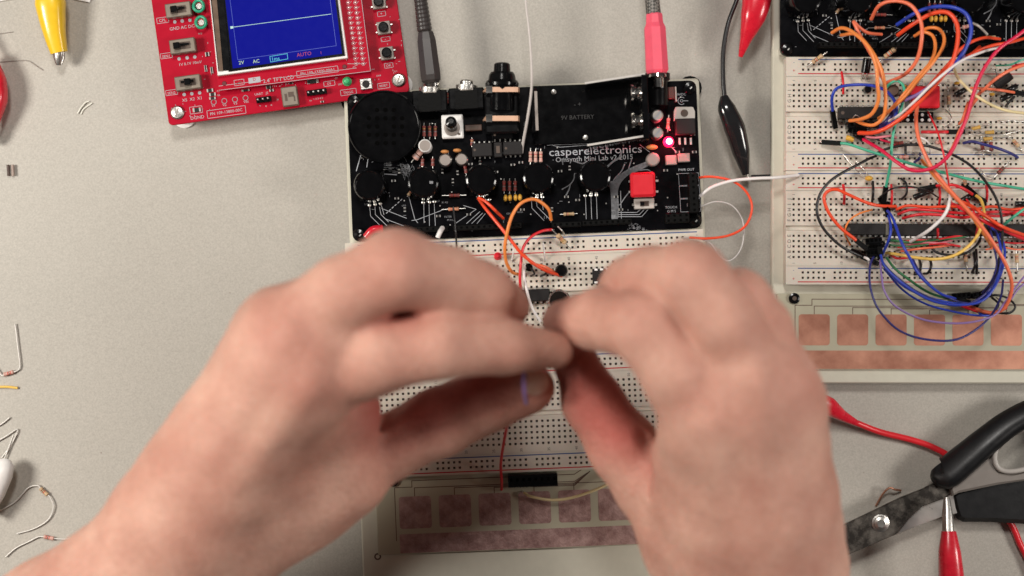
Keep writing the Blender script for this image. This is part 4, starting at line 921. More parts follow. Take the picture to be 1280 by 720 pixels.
# right side wires of the middle unit
w1('red orange wire looping out from the power header of the middle unit', 'redor', [(874,222),(890,221),(915,226),(933,240),(940,260),(932,282),(912,294),(885,298),(862,297)], r=.75, z=(22,20,26))
w1('white wire leading from the power header across the gap to the wired board', 'white', [(875,245),(890,234),(915,226),(945,223),(970,222),(998,219)], r=.95, z=(22,18,27))
w1('thin grey wire looping down from the power header beside the middle unit', 'grey', [(876,258),(895,252),(915,257),(928,275),(929,300),(922,318),(910,326),(898,318),(888,304),(870,297),(856,297)], r=.4, z=(22,19,22))
# ------------------------------------------------------------------ right unit wiring
G2 = 'jumper wires on the right unit'
def w2(*a, **k): return wire(*a, group=G2, **k)
w2('leftmost long orange wire, from the right header down to the upper black chip', 'orange', [(1040,41),(1052,35),(1067,41),(1085,58),(1095,82),(1097,105),(1098,125),(1090,142),(1076,149),(1062,151)], r=.95, z=(26,24,44))
w2('orange wire beside the leftmost one, ending in a curl at the upper black chip', 'orange', [(1051,44),(1070,43),(1087,60),(1101,85),(1106,108),(1107,130),(1104,146),(1093,156),(1080,155),(1068,150)], r=.95, z=(26,23,40))
w2('salmon wire lying across the header below the first resistor', 'salmon', [(1102,43),(1085,41),(1074,34),(1067,27),(1074,42),(1083,58),(1093,76),(1100,92),(1106,104)], r=.9, z=(25,19,36))
w2('salmon wire making the tallest arch at the top of the right unit', 'salmon', [(1089,24),(1099,7),(1118,1),(1139,7),(1151,27),(1152,50),(1146,75),(1131,93),(1107,104)], r=.95, z=(26,19,44))
w2('thick blue wire arching along the top and back down to the red relay', 'blue', [(1121,31),(1143,17),(1165,9),(1190,9),(1208,18),(1214,38),(1206,62),(1192,82),(1172,100),(1150,117),(1121,127)], r=1.15, z=(25,24,42))
w2('thick red orange wire arching beneath the blue one and sweeping down left', 'redor', [(1122,44),(1140,31),(1165,17),(1185,16),(1196,30),(1197,52),(1190,78),(1176,98),(1158,118),(1134,142),(1108,160),(1090,166),(1072,166)], r=1.1, z=(26,23,46))
w2('orange wire in the middle of the header, inner one of the nested pair', 'orange', [(1143,45),(1154,40),(1166,45),(1169,60),(1163,78),(1150,93),(1132,115),(1115,135),(1100,150)], r=.95, z=(26,23,38))
w2('orange wire in the middle of the header, outer one of the nested pair', 'orange', [(1147,42),(1160,35),(1173,36),(1180,46),(1178,60),(1165,80),(1148,100),(1132,120),(1112,138),(1098,148)], r=.95, z=(26,23,42))
w2('white wire slanting down from the right end of the header over the red relay', 'white', [(1253,58),(1228,65),(1202,76),(1180,92),(1160,110),(1145,125),(1125,143),(1106,154)], r=.75, z=(28,24,48))
w2('purple wire running alongside the white one over the red relay', 'purple', [(1205,70),(1192,82),(1174,98),(1155,113),(1135,124),(1120,128)], r=.85, z=(34,26,46))
w2('blue wire looping left from a lone black connector to the upper chip', 'blue', [(1041,141),(1040,122),(1047,110),(1067,106),(1090,107),(1108,114),(1119,128),(1120,143),(1111,156),(1100,162)], r=.8, z=(22,23,33), ends=('housing','pin'))
w2('green wire curling round the capacitor and dropping to a connector below the black arc', 'green', [(1107,112),(1112,105),(1121,101),(1129,107),(1130,120),(1125,140),(1118,160),(1115,180),(1113,205),(1107,236)], r=.8, z=(22,22,32), ends=('pin','housing'))
w2('long green wire crossing the board from the left to the right edge', 'green', [(1048,179),(1060,180),(1078,186),(1100,193),(1140,205),(1180,216),(1220,226),(1260,233),(1290,238)], r=.8, z=(22,20,32), ends=('housing',None))
w2('red orange wire from the right header turning down beside the purple one', 'redor', [(1250,49),(1232,47),(1215,52),(1200,62),(1190,75),(1172,95),(1152,118)], r=.85, z=(28,26,38))
w2('red wire lying straight along the lower edge of the right header', 'redor', [(1280,48),(1262,53),(1240,57),(1222,64),(1205,74)], r=.9, z=(27,30,34))
w2('short red wire pointing up at the right part of the header', 'redor', [(1225,58),(1216,66),(1205,72),(1195,80)], r=.8, z=(28,26,32))
w2('thick magenta wire sweeping down from the upper right corner of the picture', 'magenta', [(1292,30),(1270,46),(1250,60),(1235,78),(1224,98),(1216,120),(1209,145),(1199,170),(1187,193),(1170,208),(1153,213),(1137,212),(1120,202),(1102,188),(1077,173)], r=1.05, z=(40,22,44), ends=(None,'housing'))
w2('salmon wire entering at the upper right and ending by the black connectors', 'salmon', [(1290,78),(1262,88),(1243,100),(1230,112),(1216,124)], r=.95, z=(34,21,38), ends=(None,'pin'))
w2('short salmon wire lying flat between the crossing and the black connectors at right', 'salmon', [(1213,110),(1232,111),(1252,113),(1270,116)], r=.8, z=(24,23,28), ends=('pin','housing'))
w2('red wire stub at the right edge above the salmon one', 'red', [(1292,80),(1278,81),(1266,84)], r=1.0, z=(34,30,34), ends=(None,'pin'))
w2('pale yellow wire drooping from the orange bundle to the right edge', 'pale', [(1192,84),(1198,98),(1212,113),(1225,123),(1243,133),(1262,139),(1292,143)], r=.8, z=(26,28,36), ends=('pin',None))
w2('salmon wire running down the board past the white arc to the lower right pads', 'salmon', [(1150,118),(1147,132),(1145,150),(1148,172),(1155,190),(1165,210),(1179,228),(1192,243),(1210,263),(1227,283),(1243,306),(1258,332),(1265,358),(1257,383),(1241,391),(1222,387),(1209,382)], r=1.05, z=(25,17,40))
w2('orange wire running beside the long salmon one toward the right chips', 'orange', [(1152,200),(1163,214),(1178,231),(1195,248),(1213,268),(1228,290),(1240,308)], r=.9, z=(24,20,36))
w2('salmon wire from the magenta crossing down to the rail', 'salmon', [(1222,122),(1213,135),(1208,150),(1199,165),(1192,182),(1182,198),(1168,210)], r=.9, z=(26,20,30))
w2('white wire making a half circle down onto the long black chip', 'white', [(1168,215),(1180,225),(1187,238),(1187,252),(1181,268),(1168,282),(1155,292),(1138,302)], r=.95, z=(24,22,36))
w2('black wire making the large arc on the left of the right breadboard', 'black', [(1095,195),(1085,199),(1072,206),(1053,216),(1037,227),(1025,243),(1021,262),(1026,280),(1038,296),(1055,310),(1080,322)], r=.75, z=(20,22,28), ends=('pin','housing'))
w2('black wire arching over the rails from the green crossing to the lower connector block', 'black', [(1097,191),(1112,185),(1135,181),(1157,182),(1175,187),(1192,194),(1212,206),(1228,222),(1242,242),(1250,262),(1253,288),(1251,314),(1243,346),(1230,366)], r=.75, z=(20,20,34), ends=('pin','housing'))
w2('red orange wire looping on the left of the lower board onto the long chip', 'redor', [(1072,302),(1066,297),(1050,284),(1036,266),(1030,248),(1035,239),(1046,237),(1060,243),(1080,252),(1098,257),(1120,258)], r=.95, z=(24,19,28), ends=('housing','pin'))
w2('yellow wire bending down over the long chip and sweeping left', 'yellow', [(1218,243),(1226,250),(1230,265),(1226,285),(1218,300),(1204,313),(1188,321),(1168,324),(1145,322),(1122,318),(1108,316)], r=.85, z=(22,19,34), ends=('housing','pin'))
w2('dark red wire arching from the long black connector over the middle rail', 'red', [(1168,233),(1180,231),(1195,232),(1208,238),(1217,244)], r=.85, z=(22,22,27), ends=('housing','housing'))
w2('navy wire lying on the upper right of the board between the film resistors', 'navy', [(1204,179),(1215,177),(1232,181),(1252,187),(1266,193),(1272,197)], r=.8, z=(19,19,24))
w2('short blue wire curl by the green wire on the middle rail', 'navy', [(1150,192),(1149,198),(1143,203)], r=.7, z=(19,19,22))
for i, (x0, y0, x1, y1, lab) in enumerate(((1052,90,1054,117,'red link wire on the top rail near the left end'), (1054,231,1055,255,'red link wire on the middle rail at the left'), (1114,231,1114,257,'red link wire on the middle rail below the green crossing'), (1174,232,1174,257,'red link wire under the long black connector'), (1233,232,1233,252,'red link wire on the middle rail right of the yellow wire'), (1172,282,1171,302,'red link wire crossing the long chip'))):
    w2(lab, 'red', [(x0,y0),((x0+x1)/2+1,(y0+y1)/2),(x1,y1)], r=.7, z=(18,18,21) if i < 5 else (18,18,25), name='wire_link', cat='wire link')
for i, (pts, lab) in enumerate((([(1091,227),(1091.5,240),(1090,253)], 'black link wire left of the blue pair of connectors'), ([(1126,223),(1133,230),(1133,242),(1127,249)], 'curved black link wire on the middle rail'), ([(1149,324),(1151,332),(1149,341),(1143,343)], 'curved black link wire on the bottom rail, left of two'), ([(1162,322),(1164,332),(1160,341),(1155,342)], 'curved black link wire on the bottom rail, right of two'), ([(1217,316),(1219,330),(1215,341)], 'black link wire next to the striped resistor, left of two'), ([(1220,312),(1221,328),(1221,342)], 'black link wire next to the striped resistor, right of two'), ([(1132,180),(1132,192)], 'tiny black link wire on the upper rail'), ([(1257,133),(1262,127),(1268,121)], 'short black link wire below the black connectors at right'), ([(1152,303),(1163,309),(1172,316),(1190,319),(1208,316),(1222,305),(1228,290)], 'black wire curving under the yellow one below the long chip'))):
    w2(lab, 'black', pts, r=.7, z=(18,18,22), name='wire_link', cat='wire link')
reds = [[(1120,262),(1135,257),(1160,259),(1190,258),(1215,262),(1240,258),(1262,262),(1290,259)], [(1122,268),(1140,262),(1165,263),(1195,266),(1225,268),(1250,270),(1270,265),(1292,262)], [(1128,273),(1150,268),(1180,269),(1205,272),(1232,266),(1255,265),(1290,270)],
        [(1190,255),(1205,262),(1222,272),(1240,281),(1262,291),(1290,303)], [(1196,250),(1215,258),(1235,272),(1256,285),(1292,298)]]
rl = ['top of the flat red wires running side by side above the long chip', 'second of the flat red wires running side by side above the long chip', 'lowest of the flat red wires running side by side above the long chip', 'red wire slanting down to the right edge over the long chip, lower of two', 'red wire slanting down to the right edge over the long chip, upper of two']
for i, (p_, l_) in enumerate(zip(reds, rl)): w2(l_, ['redor','red','red','red','redor'][i], p_, r=.8 if i < 3 else 1.0, z=(19,20,23+i*3), ends=('pin',None))
reds = [([(1128,303),(1145,300),(1165,301),(1185,297),(1208,294),(1228,296)], 'red', 'red wire just below the long chip, topmost of the lower bundle'), ([(1122,309),(1145,307),(1165,305),(1182,305),(1200,308)], 'red', 'red wire in the lower bundle, second from the top'),
        ([(1126,314),(1148,311),(1170,309),(1192,306)], 'salmon', 'salmon wire in the lower bundle under the long chip'), ([(1112,318),(1122,323),(1136,322)], 'red', 'short red wire above the yellow wire end'), ([(1112,300),(1140,303),(1170,300),(1205,296),(1228,290)], 'dgreen', 'dark green wire beneath the lower red bundle'),
        ([(1135,306),(1155,303),(1175,304),(1190,300)], 'pink', 'pink wire in the lower bundle under the long chip')]
for p_, c_, l_ in reds: w2(l_, c_, p_, r=.65, z=(18.5,18.5,22))
w2('green wire slanting down from the right edge to the long chip', 'green', [(1292,254),(1275,265),(1262,275),(1252,284)], r=.8, z=(26,22,28), ends=(None,'pin'))
w2('thin green wire on the top rail at the right edge', 'green', [(1292,70),(1275,76),(1262,81),(1245,82)], r=.5, z=(26,19,28), ends=(None,'pin'))
# blue bundle
w2('dark blue wire hanging lowest over the copper pads', 'navy', [(1094,318),(1088,330),(1087,352),(1092,374),(1102,392),(1124,413),(1156,424),(1197,424),(1232,402),(1250,374),(1254,350)], r=.6, z=(22,20,36), ends=('housing','pin'))
w2('purple wire hanging second lowest over the copper pads', 'purple', [(1100,322),(1102,345),(1106,365),(1121,384),(1156,400),(1203,404),(1241,395),(1256,378),(1275,352),(1290,335)], r=.6, z=(22,20,34), ends=('housing',None))
w2('blue wire sweeping from the connector cluster to the connector block, upper of the bundle', 'blue', [(1100,316),(1107,334),(1133,358),(1168,377),(1205,381),(1232,373),(1250,345),(1256,315),(1250,292)], r=.7, z=(24,22,34), ends=('housing','pin'))
w2('blue wire crossing the long chip and dropping right to the connector block', 'blue', [(1108,262),(1116,273),(1127,303),(1137,322),(1150,345),(1174,366),(1196,374)], r=.8, z=(22,22,38), ends=('housing','housing'))
w2('blue wire falling straight across the long chip into the cluster', 'blue', [(1110,268),(1113,280),(1113,292),(1109,305),(1103,318)], r=.8, z=(22,22,32), ends=('housing','pin'))
w2('dark green wire inside the blue bundle', 'dgreen', [(1108,322),(1118,335),(1133,347),(1162,366),(1196,376)], r=.75, z=(22,22,28))
w2('grey wire following the blue bundle below the rail', 'grey', [(1104,326),(1122,346),(1145,364),(1175,376),(1200,380)], r=.65, z=(20,21,25))
w2('thick blue wire forming the upper edge of the bundle at the connector block', 'blue', [(1103,330),(1125,354),(1150,368),(1180,377),(1210,380),(1230,374)], r=.75, z=(22,22,28))
w2('red wire under the connector block running to the right pads', 'red', [(1196,380),(1212,386),(1228,391),(1243,391),(1258,385)], r=.8, z=(20,19,22))
w2('light blue wire along the right of the connector block', 'blue', [(1215,384),(1230,394),(1246,391),(1258,380),(1262,370)], r=.75, z=(20,20,24))
w2('black wire circling at the right of the connector block', 'black', [(1228,372),(1245,369),(1260,373),(1269,383),(1262,391),(1245,390),(1248,380),(1240,372)], r=.6, z=(21,20,25))
w2('small white wire curl at the left of the connector cluster', 'white', [(1079,321),(1085,324),(1087,330)], r=.8, z=(22,20,25), ends=('housing','pin'))
w2('thin violet wire running from the block to the right edge', 'purple', [(1240,392),(1258,382),(1272,362),(1292,345)], r=.6, z=(20,22,24), ends=('pin',None))
w2('second dark blue wire in the bundle, lying just below the rail', 'navy', [(1100,326),(1118,344),(1142,362),(1166,374),(1190,382),(1212,379),(1233,366),(1246,345),(1253,320)], r=.6, z=(21,21,30))
w2('blue wire crossing the pads close under the connector block', 'blue', [(1105,336),(1128,362),(1155,379),(1185,388),(1218,394),(1240,393),(1258,381),(1262,366)], r=.55, z=(21,20,27))
w2('thin navy wire dropping from the lower red bundle into the connector block', 'navy', [(1140,322),(1152,344),(1172,364),(1198,377),(1224,380)], r=.55, z=(20,21,27))
w2('blue wire climbing from the connector block to the long chip on the right', 'blue', [(1222,378),(1240,362),(1250,338),(1251,312),(1246,292),(1240,285)], r=.65, z=(21,23,34))
# connector blocks
for i, (x0, y0, x1, y1, lab) in enumerate(((1082,302,1103,300,'black connector cluster under the long chip, top row'), (1086,309,1102,308,'black connector cluster under the long chip, second row'), (1084,317,1101,316,'black connector cluster under the long chip, lowest row'), (1060,156,1100,156,'black connector row under the upper chip, upper one'), (1066,164,1084,164,'black connector row under the upper chip, lower one'), (1190,371,1214,369,'black connector on the touch panel, left of two'), (1216,370,1240,365,'black connector on the touch panel, right of two'))):
    hdr(lab, x0, y0, x1, y1, 4, 17.2 if i < 5 else 11.4, 24 if i < 5 else 20, w=8)
for x, y, a, lab in ((1154,242,22,'long black plug lying on the middle rail'), (1209,247,30,'short black plug right of the dark red arch'), (1277,255,0,'black plug at the right edge by the red wires'), (1201,115,30,'black plug under the pale yellow wire'), (1258,121,28,'black plug at the right below the grey capacitor, lower one'), (1264,111,28,'black plug at the right below the grey capacitor, upper one')):
    p = W(x, y, 21); L_ = 26 if 'long' in lab else 16; d = Vector((math.cos(R(a)), math.sin(R(a)), 0))
    tag(MB().loft([p-d*L_*S/2, p-d*L_*S*.48, p+d*L_*S*.48, p+d*L_*S/2], [.0009,.0013,.0013,.0009], None, mat('shiny_black_plug',(.012,.012,.012),.25), seg=12).build('plug'), lab, 'connector', 'black plugs lying on the right unit')
# chips
Z0 = R(-.1)
chip_thing('black chip at the upper left of the right breadboard', 1077, 141, 55, 15, 8, Z0, 17.6, 23)
chip_thing('long dark chip on the lower right breadboard, left piece', 1082, 286.5, 50, 14.5, 7, Z0, 17.6, 22, m_=darkgrey)
chip_thing('long dark chip with white legs running off the right, on the lower right breadboard', 1204, 287.5, 186, 15, 24, Z0, 17.6, 22)
_p = children(bpy.data.objects[[o.name for o in bpy.data.objects if o.get('label','').startswith('long dark chip with white legs')][0]])
_b = MB()
for k in range(27): _b.box(W(1114.5+k*6.75, 296.3, 20.6), (.0015,.0007,.0008), whitepl)
_b.build('leg_row', [c for c in _p if c.name.startswith('body')][0].parent)
p = W(1110, 287, 22); tag(MB().box((p.x,p.y,.0195), (6*S,14*S,.0045), mat('grey_green_plastic',(.12,.11,.09),.5), rz=Z0, cham=.0003).build('socket_end'), 'grey brown socket end between the two long chips', 'component')
# red relay
p = W(1157, 121, 29); rt = empty('relay', (p.x,p.y,.017)); tag(rt, 'red topped relay block on the right breadboard', 'relay')
MB().box((p.x,p.y,.0275), (36*S,27*S,.0030), redpl, rz=Z0, cham=.0006).build('red_cap', rt); MB().box((p.x,p.y-.0002,.0217), (36*S,27*S,.0085), blackpl, rz=Z0, cham=.0003).build('body', rt)
b = MB()
for k in range(5): b.box(W(1135+k*8, 105, 21), (.0018,.0012,.002), tin)
b.build('pins', rt)
p = W(1148, 146.5, 20); rt = empty('dip_switch', (p.x,p.y,.017)); tag(rt, 'black switch block with white studs below the red relay', 'switch')
MB().box((p.x,p.y,.0187), (38*S,13*S,.0028), blackpl, rz=Z0, cham=.0003).build('body', rt)
for k in range(4):
    for j in range(2): q = W(1134.5+k*9, 143.5+j*6.5, 20.2); MB().lathe([(0,.0008),(.0006,.0007)], q, seg=10, material=whitepl).build('stud', rt)
# capacitors
def ecap(label, x, y, dx, dy, L_, r, z, m_, top):
    p = W(x, y, z); rt = empty('capacitor', (p.x,p.y,.017)); tag(rt, label, 'capacitor', 'capacitors on the right unit')
    d = Vector((dx, dy, .25)).normalized(); p -= d*L_/2
    MB().lathe([(0,r*.9),(.0004,r),(L_*.86,r),(L_*.88,r*.94),(L_*.9,r),(L_-.0003,r),(L_,r*.85)], p, d, 24, m_).build('can', rt)
    MB().lathe([(0,r*.82),(.0001,r*.82)], p+d*(L_+.00002), d, 24, top).build('can_top', rt)
    for s_ in (-1,1): t = Vector((-d.y,d.x,0))*.0009*s_; MB().loft([p+t, p+t-d*.002, p+t-d*.0025+Vector((0,0,-.004))], .00028, .00028, tin, seg=6).build('lead', rt)
ecap('black cylinder capacitor standing at the edge of the right header', 1083, 82, .1, 1, .0065, .0020, 22, blackpl, greycan)
ecap('dark grey cylinder capacitor lying tilted near the right edge', 1253, 100, .8, .62, .0085, .0026, 22, darkgrey, mat('maroon_sleeve',(.28,.03,.04),.3))
q = W(1118, 112, 24); tag(MB().lathe([(0,.0026),(.0045,.0026),(.0052,.0022)], (q.x,q.y,.0175), seg=24, material=mat('brown_can',(.12,.07,.05),.45)).build('capacitor'), 'round brown capacitor inside the green wire curl', 'capacitor', 'capacitors on the right unit')
q = W(1086, 111, 22); tag(MB().lathe([(0,.0017),(.003,.0017),(.0036,.0013)], (q.x,q.y,.0175), seg=16, material=blackpl).build('transistor'), 'small round black part under the blue loop', 'component')
for lab, pts, bi, bd in (('tan resistor at the top rail by the left end of the right unit', [(1010,82,19),(1018,77,20),(1027,70,22),(1034,65,24)], 1, tan_res), ):
    resistor(W(*pts[0]), W(*pts[-1]), lab, bd, [band_b,band_r,band_b,band_g], r=.0011, blen=.0058)
resistor(W(1098,78,20), W(1127,54,24), 'striped resistor leaning on the header between the orange wires', tan_res, [band_r,silk,band_r,band_b], r=.0012, blen=.0060)
resistor(W(1196,36,24), W(1222,30,24), 'pale resistor on the header right of the thick red orange arch', pinkres, [band_r,band_b], r=.0010, blen=.0045)
b = MB().loft(tw([(1216,29,24),(1224,33,27),(1234,43,24)]), .0006, .0006, satin, seg=6); tag(b.build('bare_lead'), 'bare silvery lead bent over the header at right', 'wire')
yb = mat('ochre_resistor_body', (.55,.33,.08), .4)
for i, (a, c, bd, lab) in enumerate((((1200,165,19),(1240,155,19),yb,'ochre resistor at the upper right, leftmost of three'), ((1212,168,19),(1262,163,19),yb,'ochre resistor at the upper right, topmost beside the leads'), ((1208,176,19),(1262,171,19),yb,'ochre resistor at the upper right, just above the navy wire'),
    ((1226,170,19),(1230,196,19),dkred,'dark red resistor standing across the rail at right'), ((1238,172,19),(1240,194,19),dkred,'dark red resistor next to the navy wire'), ((1262,170,19),(1278,188,19),tan_res,'tan resistor slanting at the right edge'), ((1240,224,19),(1262,202,19),band_b,'brown resistor slanting between the rails at right'),
    ((1205,308,19),(1209,336,19),tan_res,'striped resistor standing over the bottom rail left of the black links'), ((1270,306,19),(1272,340,19),tan_res,'striped resistor standing over the bottom rail at the right edge'), ((1185,112,19),(1187,138,19),tan_res,'tan resistor standing right of the red relay'),
    ((1205,218,19),(1208,240,19),tan_res,'small tan resistor above the dark red arch'), ((1118,196,19),(1142,196,19),pinkres,'pale resistor lying on the upper rail left of the blue curl'), ((1112,180,19),(1135,178,19),dkred,'dark red resistor lying beside the green drop'), ((1166,178,19),(1184,178,19),pinkres,'pale resistor between the magenta and salmon wires'))):
    resistor(W(*a), W(*c), lab, bd, [band_r,band_b,band_r] if bd is not yb else [band_g], r=.00095, blen=.0042, group='resistors on the right breadboard')
b = MB(); b.sphere(W(1086,223,21), .0018, yelcap, sc=(1,.7,1.15)); 
for s_ in (-1,1): b.loft(tw([(1084+s_*2,221,19),(1075+s_*6,212+s_*1,20),(1062+s_*8,197+s_*4,18)]), .0002, .0002, tin, seg=6)
tag(b.build('capacitor'), 'yellow bead capacitor with long thin leads on the middle rail', 'capacitor', 'capacitors on the right unit')
b = MB().loft(tw([(1034,174,18),(1050,173,19.5)] if False else [(1058,172,20),(1062,173,20.5),(1066,175,20)]), .0012, .0010, yelcap); tag(b.build('capacitor'), 'small yellow part beside the magenta wire connector', 'capacitor', 'capacitors on the right unit')
for lab, pts in (('wavy bare lead on the upper row at the right edge', [(1248,151,18),(1255,152,20),(1265,151,21),(1275,152,20),(1290,151,18)]), ('thin bare lead looping below the red relay', [(1182,137,18),(1189,146,22),(1186,156,22),(1178,160,18)]), ('bare lead along the row by the ochre resistors', [(1200,160,18),(1215,163,20),(1232,168,20),(1255,168,20),(1275,163,18)]), ('thin bare lead dropping to the brown resistor', [(1224,210,18),(1232,219,20),(1240,222,20)])):
    tag(MB().loft(tw(pts), .00028, .00028, tin, seg=6).build('bare_lead'), lab, 'wire')
w2('dark red plug wire lying under the red relay', 'red', [(1152,165),(1165,165),(1178,165),(1187,165)], r=.95, z=(20,21,23), ends=('pin','housing'))
w2('short orange wire meeting the plug below the red relay', 'salmon', [(1199,155),(1203,150),(1206,141),(1210,128)], r=.8, z=(22,24,27))
w2('pink wire leaving the connector row under the upper chip', 'pink', [(1082,171),(1095,172),(1112,170),(1120,172)], r=.7, z=(22,20,24))
w2('thin black wire tip with bare end by the upper chip connectors', 'black', [(1088,168),(1098,174),(1108,176)], r=.9, z=(21,19,23))
w2('dark blue wire behind the orange curls at the upper chip', 'navy', [(1098,160),(1108,152),(1115,142),(1119,130)], r=1.2, z=(22,24,27))

for lab, c_, pts, r_, z_ in (('thin black wire arching over the red link wires on the middle rail', 'black', [(1100,246),(1115,236),(1135,233),(1158,238),(1176,249)], .5, (19,19,30)),
    ('thin red wire arching from the relay to the long chip', 'red', [(1160,140),(1172,165),(1180,195),(1186,230),(1190,262)], .55, (24,20,38)),
    ('thin orange wire curving round inside the black arc', 'orange', [(1090,262),(1072,268),(1060,278),(1056,292),(1063,306)], .55, (19,19,25)),
    ('thin red wire leaning across the yellow bend', 'red', [(1206,246),(1216,262),(1222,280),(1219,300)], .6, (20,19,30)),
    ('thin green wire under the blue bundle of the long chip', 'dgreen', [(1112,306),(1132,308),(1156,306),(1178,302)], .5, (19,19,23)),
    ('thin red wire running to the right edge below the long chip', 'red', [(1236,306),(1250,303),(1270,304),(1292,303)], .5, (19,19,22)),
    ('second thin red wire running to the right edge below the long chip', 'salmon', [(1232,312),(1252,309),(1272,312),(1292,309)], .5, (19,19,22)),
    ('thin navy wire crossing beside the yellow wire', 'navy', [(1236,282),(1240,296),(1243,312),(1246,330),(1240,350),(1228,366)], .6, (26,21,34)),
    ('thin magenta wire near the connector cluster at the upper chip', 'magenta', [(1092,170),(1102,175),(1112,178),(1122,184)], .6, (20,19,24)),
    ('thin white wire hooking over the upper rail', 'white', [(1138,176),(1150,172),(1160,178),(1163,190)], .45, (19,19,26))):
    w2(lab, c_, pts, r=r_, z=z_)
for k, (lab, pts) in enumerate((('bare lead arching over the upper row left of the ochre resistors', [(1168,118,18),(1172,108,23),(1180,104,22),(1186,112,19)]), ('bare lead slanting over the middle rail', [(1140,190,18),(1150,196,22),(1158,204,18)]), ('bare lead curled near the grey capacitor', [(1232,92,18),(1240,86,24),(1246,94,22),(1238,104,18)]), ('bare lead between the navy wire and the rail', [(1218,192,18),(1232,188,21),(1248,194,18)]), ('bare lead lying by the right header resistor', [(1064,150,22),(1070,144,25),(1078,150,22)]))):
    tag(MB().loft(tw(pts), .00028, .00028, tin, seg=6).build('bare_lead'), lab, 'wire')
for i, (x, y, lab) in enumerate(((1196,104,'small tan bead capacitor by the pale yellow wire'), (1131,108,'small tan bead capacitor beside the green curl'), (1240,118,'small tan bead capacitor left of the lower black plug'), (1174,148,'small tan bead capacitor right of the switch block'))):
    b = MB(); b.sphere(W(x,y,21.5), .0013, yelcap, sc=(1,.6,1.1))
    for s_ in (-1,1): b.loft([W(x+s_*1.6,y,20.5), W(x+s_*2.4,y,17)], .00022, .00022, tin, seg=6)
    tag(b.build('capacitor'), lab, 'capacitor', 'capacitors on the right unit')
# ------------------------------------------------------------------ the two hands (one continuous surface each, from a blended distance field)
def hp(x, y, z, r):
    p = W(x, y, z); return (p, r * px(z))
def smin(a, b, k):
    h = np.clip(.5 + .5*(b-a)/k, 0, 1); return b*(1-h) + a*h - k*h*(1-h)
def cone(X, a, b):
    (pa, ra), (pb, rb) = a, b
    pa = np.array(pa, dtype=np.float32); pb = np.array(pb, dtype=np.float32); ba = pb-pa
    t = np.clip(((X-pa)@ba)/float(ba@ba), 0, 1)
    d = X - (pa + t[..., None]*ba)
    return np.sqrt((d*d).sum(-1)) - (ra + (rb-ra)*t)
def surface_nets(F, o, h):
    nx, ny, nz = F.shape; S_ = F < 0
    cor = [(i,j,k) for i in (0,1) for j in (0,1) for k in (0,1)]
    cnt = sum(S_[i:nx-1+i, j:ny-1+j, k:nz-1+k].astype(np.int8) for i,j,k in cor)
    act = np.argwhere((cnt > 0) & (cnt < 8)); acc = np.zeros((len(act),3)); n = np.zeros(len(act))
    for a in cor:
        for ax_ in range(3):
            if a[ax_]: continue
            b = list(a); b[ax_] = 1
            fa = F[tuple((act+a).T)]; fb = F[tuple((act+b).T)]; m = (fa < 0) != (fb < 0)
            t = np.where(m, fa/(fa-fb+1e-20), 0); pt = np.repeat(np.array([a], float), len(act), 0); pt[:, ax_] += t
            acc[m] += pt[m]; n[m] += 1
    V = (act + acc/n[:,None])*h + o
    idx = -np.ones((nx,ny,nz), int); idx[tuple(act.T)] = np.arange(len(act)); faces = []
    for ax_ in range(3):
        u, v = [(1,2),(2,0),(0,1)][ax_]
        sl0 = [slice(None)]*3; sl1 = [slice(None)]*3; sl0[ax_] = slice(0,-1); sl1[ax_] = slice(1,None)
        A = S_[tuple(sl0)]; B = S_[tuple(sl1)]
        for sg, M_ in ((1, A & ~B), (-1, ~A & B)):
            e_ = np.argwhere(M_); e_ = e_[(e_[:,u] > 0) & (e_[:,v] > 0)]
            du = np.zeros(3,int); du[u] = 1; dv = np.zeros(3,int); dv[v] = 1
            q_ = np.stack([idx[tuple((e_-du-dv).T)], idx[tuple((e_-dv).T)], idx[tuple(e_.T)], idx[tuple((e_-du).T)]], 1)
            q_ = q_[(q_ >= 0).all(1)]
            if sg < 0: q_ = q_[:, ::-1]
            faces.append(q_)
    return V, np.concatenate(faces)

skin = bpy.data.materials.new('skin'); skin.use_nodes = True; nt = skin.node_tree; bs = nt.nodes['Principled BSDF']; tc = nt.nodes.new('ShaderNodeTexCoord')
nA = N('ShaderNodeTexNoise', Scale=38., Detail=5.); nB = N('ShaderNodeTexNoise', Scale=420., Detail=4.); nV = N('ShaderNodeTexVoronoi', Scale=900.)
for n in (nA, nB, nV): nt.links.new(tc.outputs['Object'], n.inputs['Vector'])
at = nt.nodes.new('ShaderNodeAttribute'); at.attribute_name = 'blush_shade'
r1 = nt.nodes.new('ShaderNodeValToRGB'); e = r1.color_ramp.elements; e[0].position = .32; e[0].color = (.50,.25,.19,1); e[1].position = .68; e[1].color = (.65,.38,.295,1)
nt.links.new(nA.outputs['Fac'], r1.inputs[0])
mx = nt.nodes.new('ShaderNodeMix'); mx.data_type = 'RGBA'; mx.inputs[7].default_value = (.43,.105,.085,1)  # dark red for knuckle redness and for shade painted between the fingers
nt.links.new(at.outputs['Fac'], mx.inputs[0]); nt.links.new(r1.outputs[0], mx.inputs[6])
m3 = nt.nodes.new('ShaderNodeMix'); m3.data_type = 'RGBA'; m3.blend_type = 'MULTIPLY'; m3.inputs[0].default_value = .5
r3 = nt.nodes.new('ShaderNodeValToRGB'); e = r3.color_ramp.elements; e[0].position = .3; e[0].color = (.80,.74,.70,1); e[1].position = .6; e[1].color = (1,1,1,1)
nt.links.new(nB.outputs['Fac'], r3.inputs[0]); nt.links.new(mx.outputs[2], m3.inputs[6]); nt.links.new(r3.outputs[0], m3.inputs[7])
nt.links.new(m3.outputs[2], bs.inputs['Base Color'])
bs.inputs['Roughness'].default_value = .58; bs.inputs['Specular IOR Level'].default_value = .2
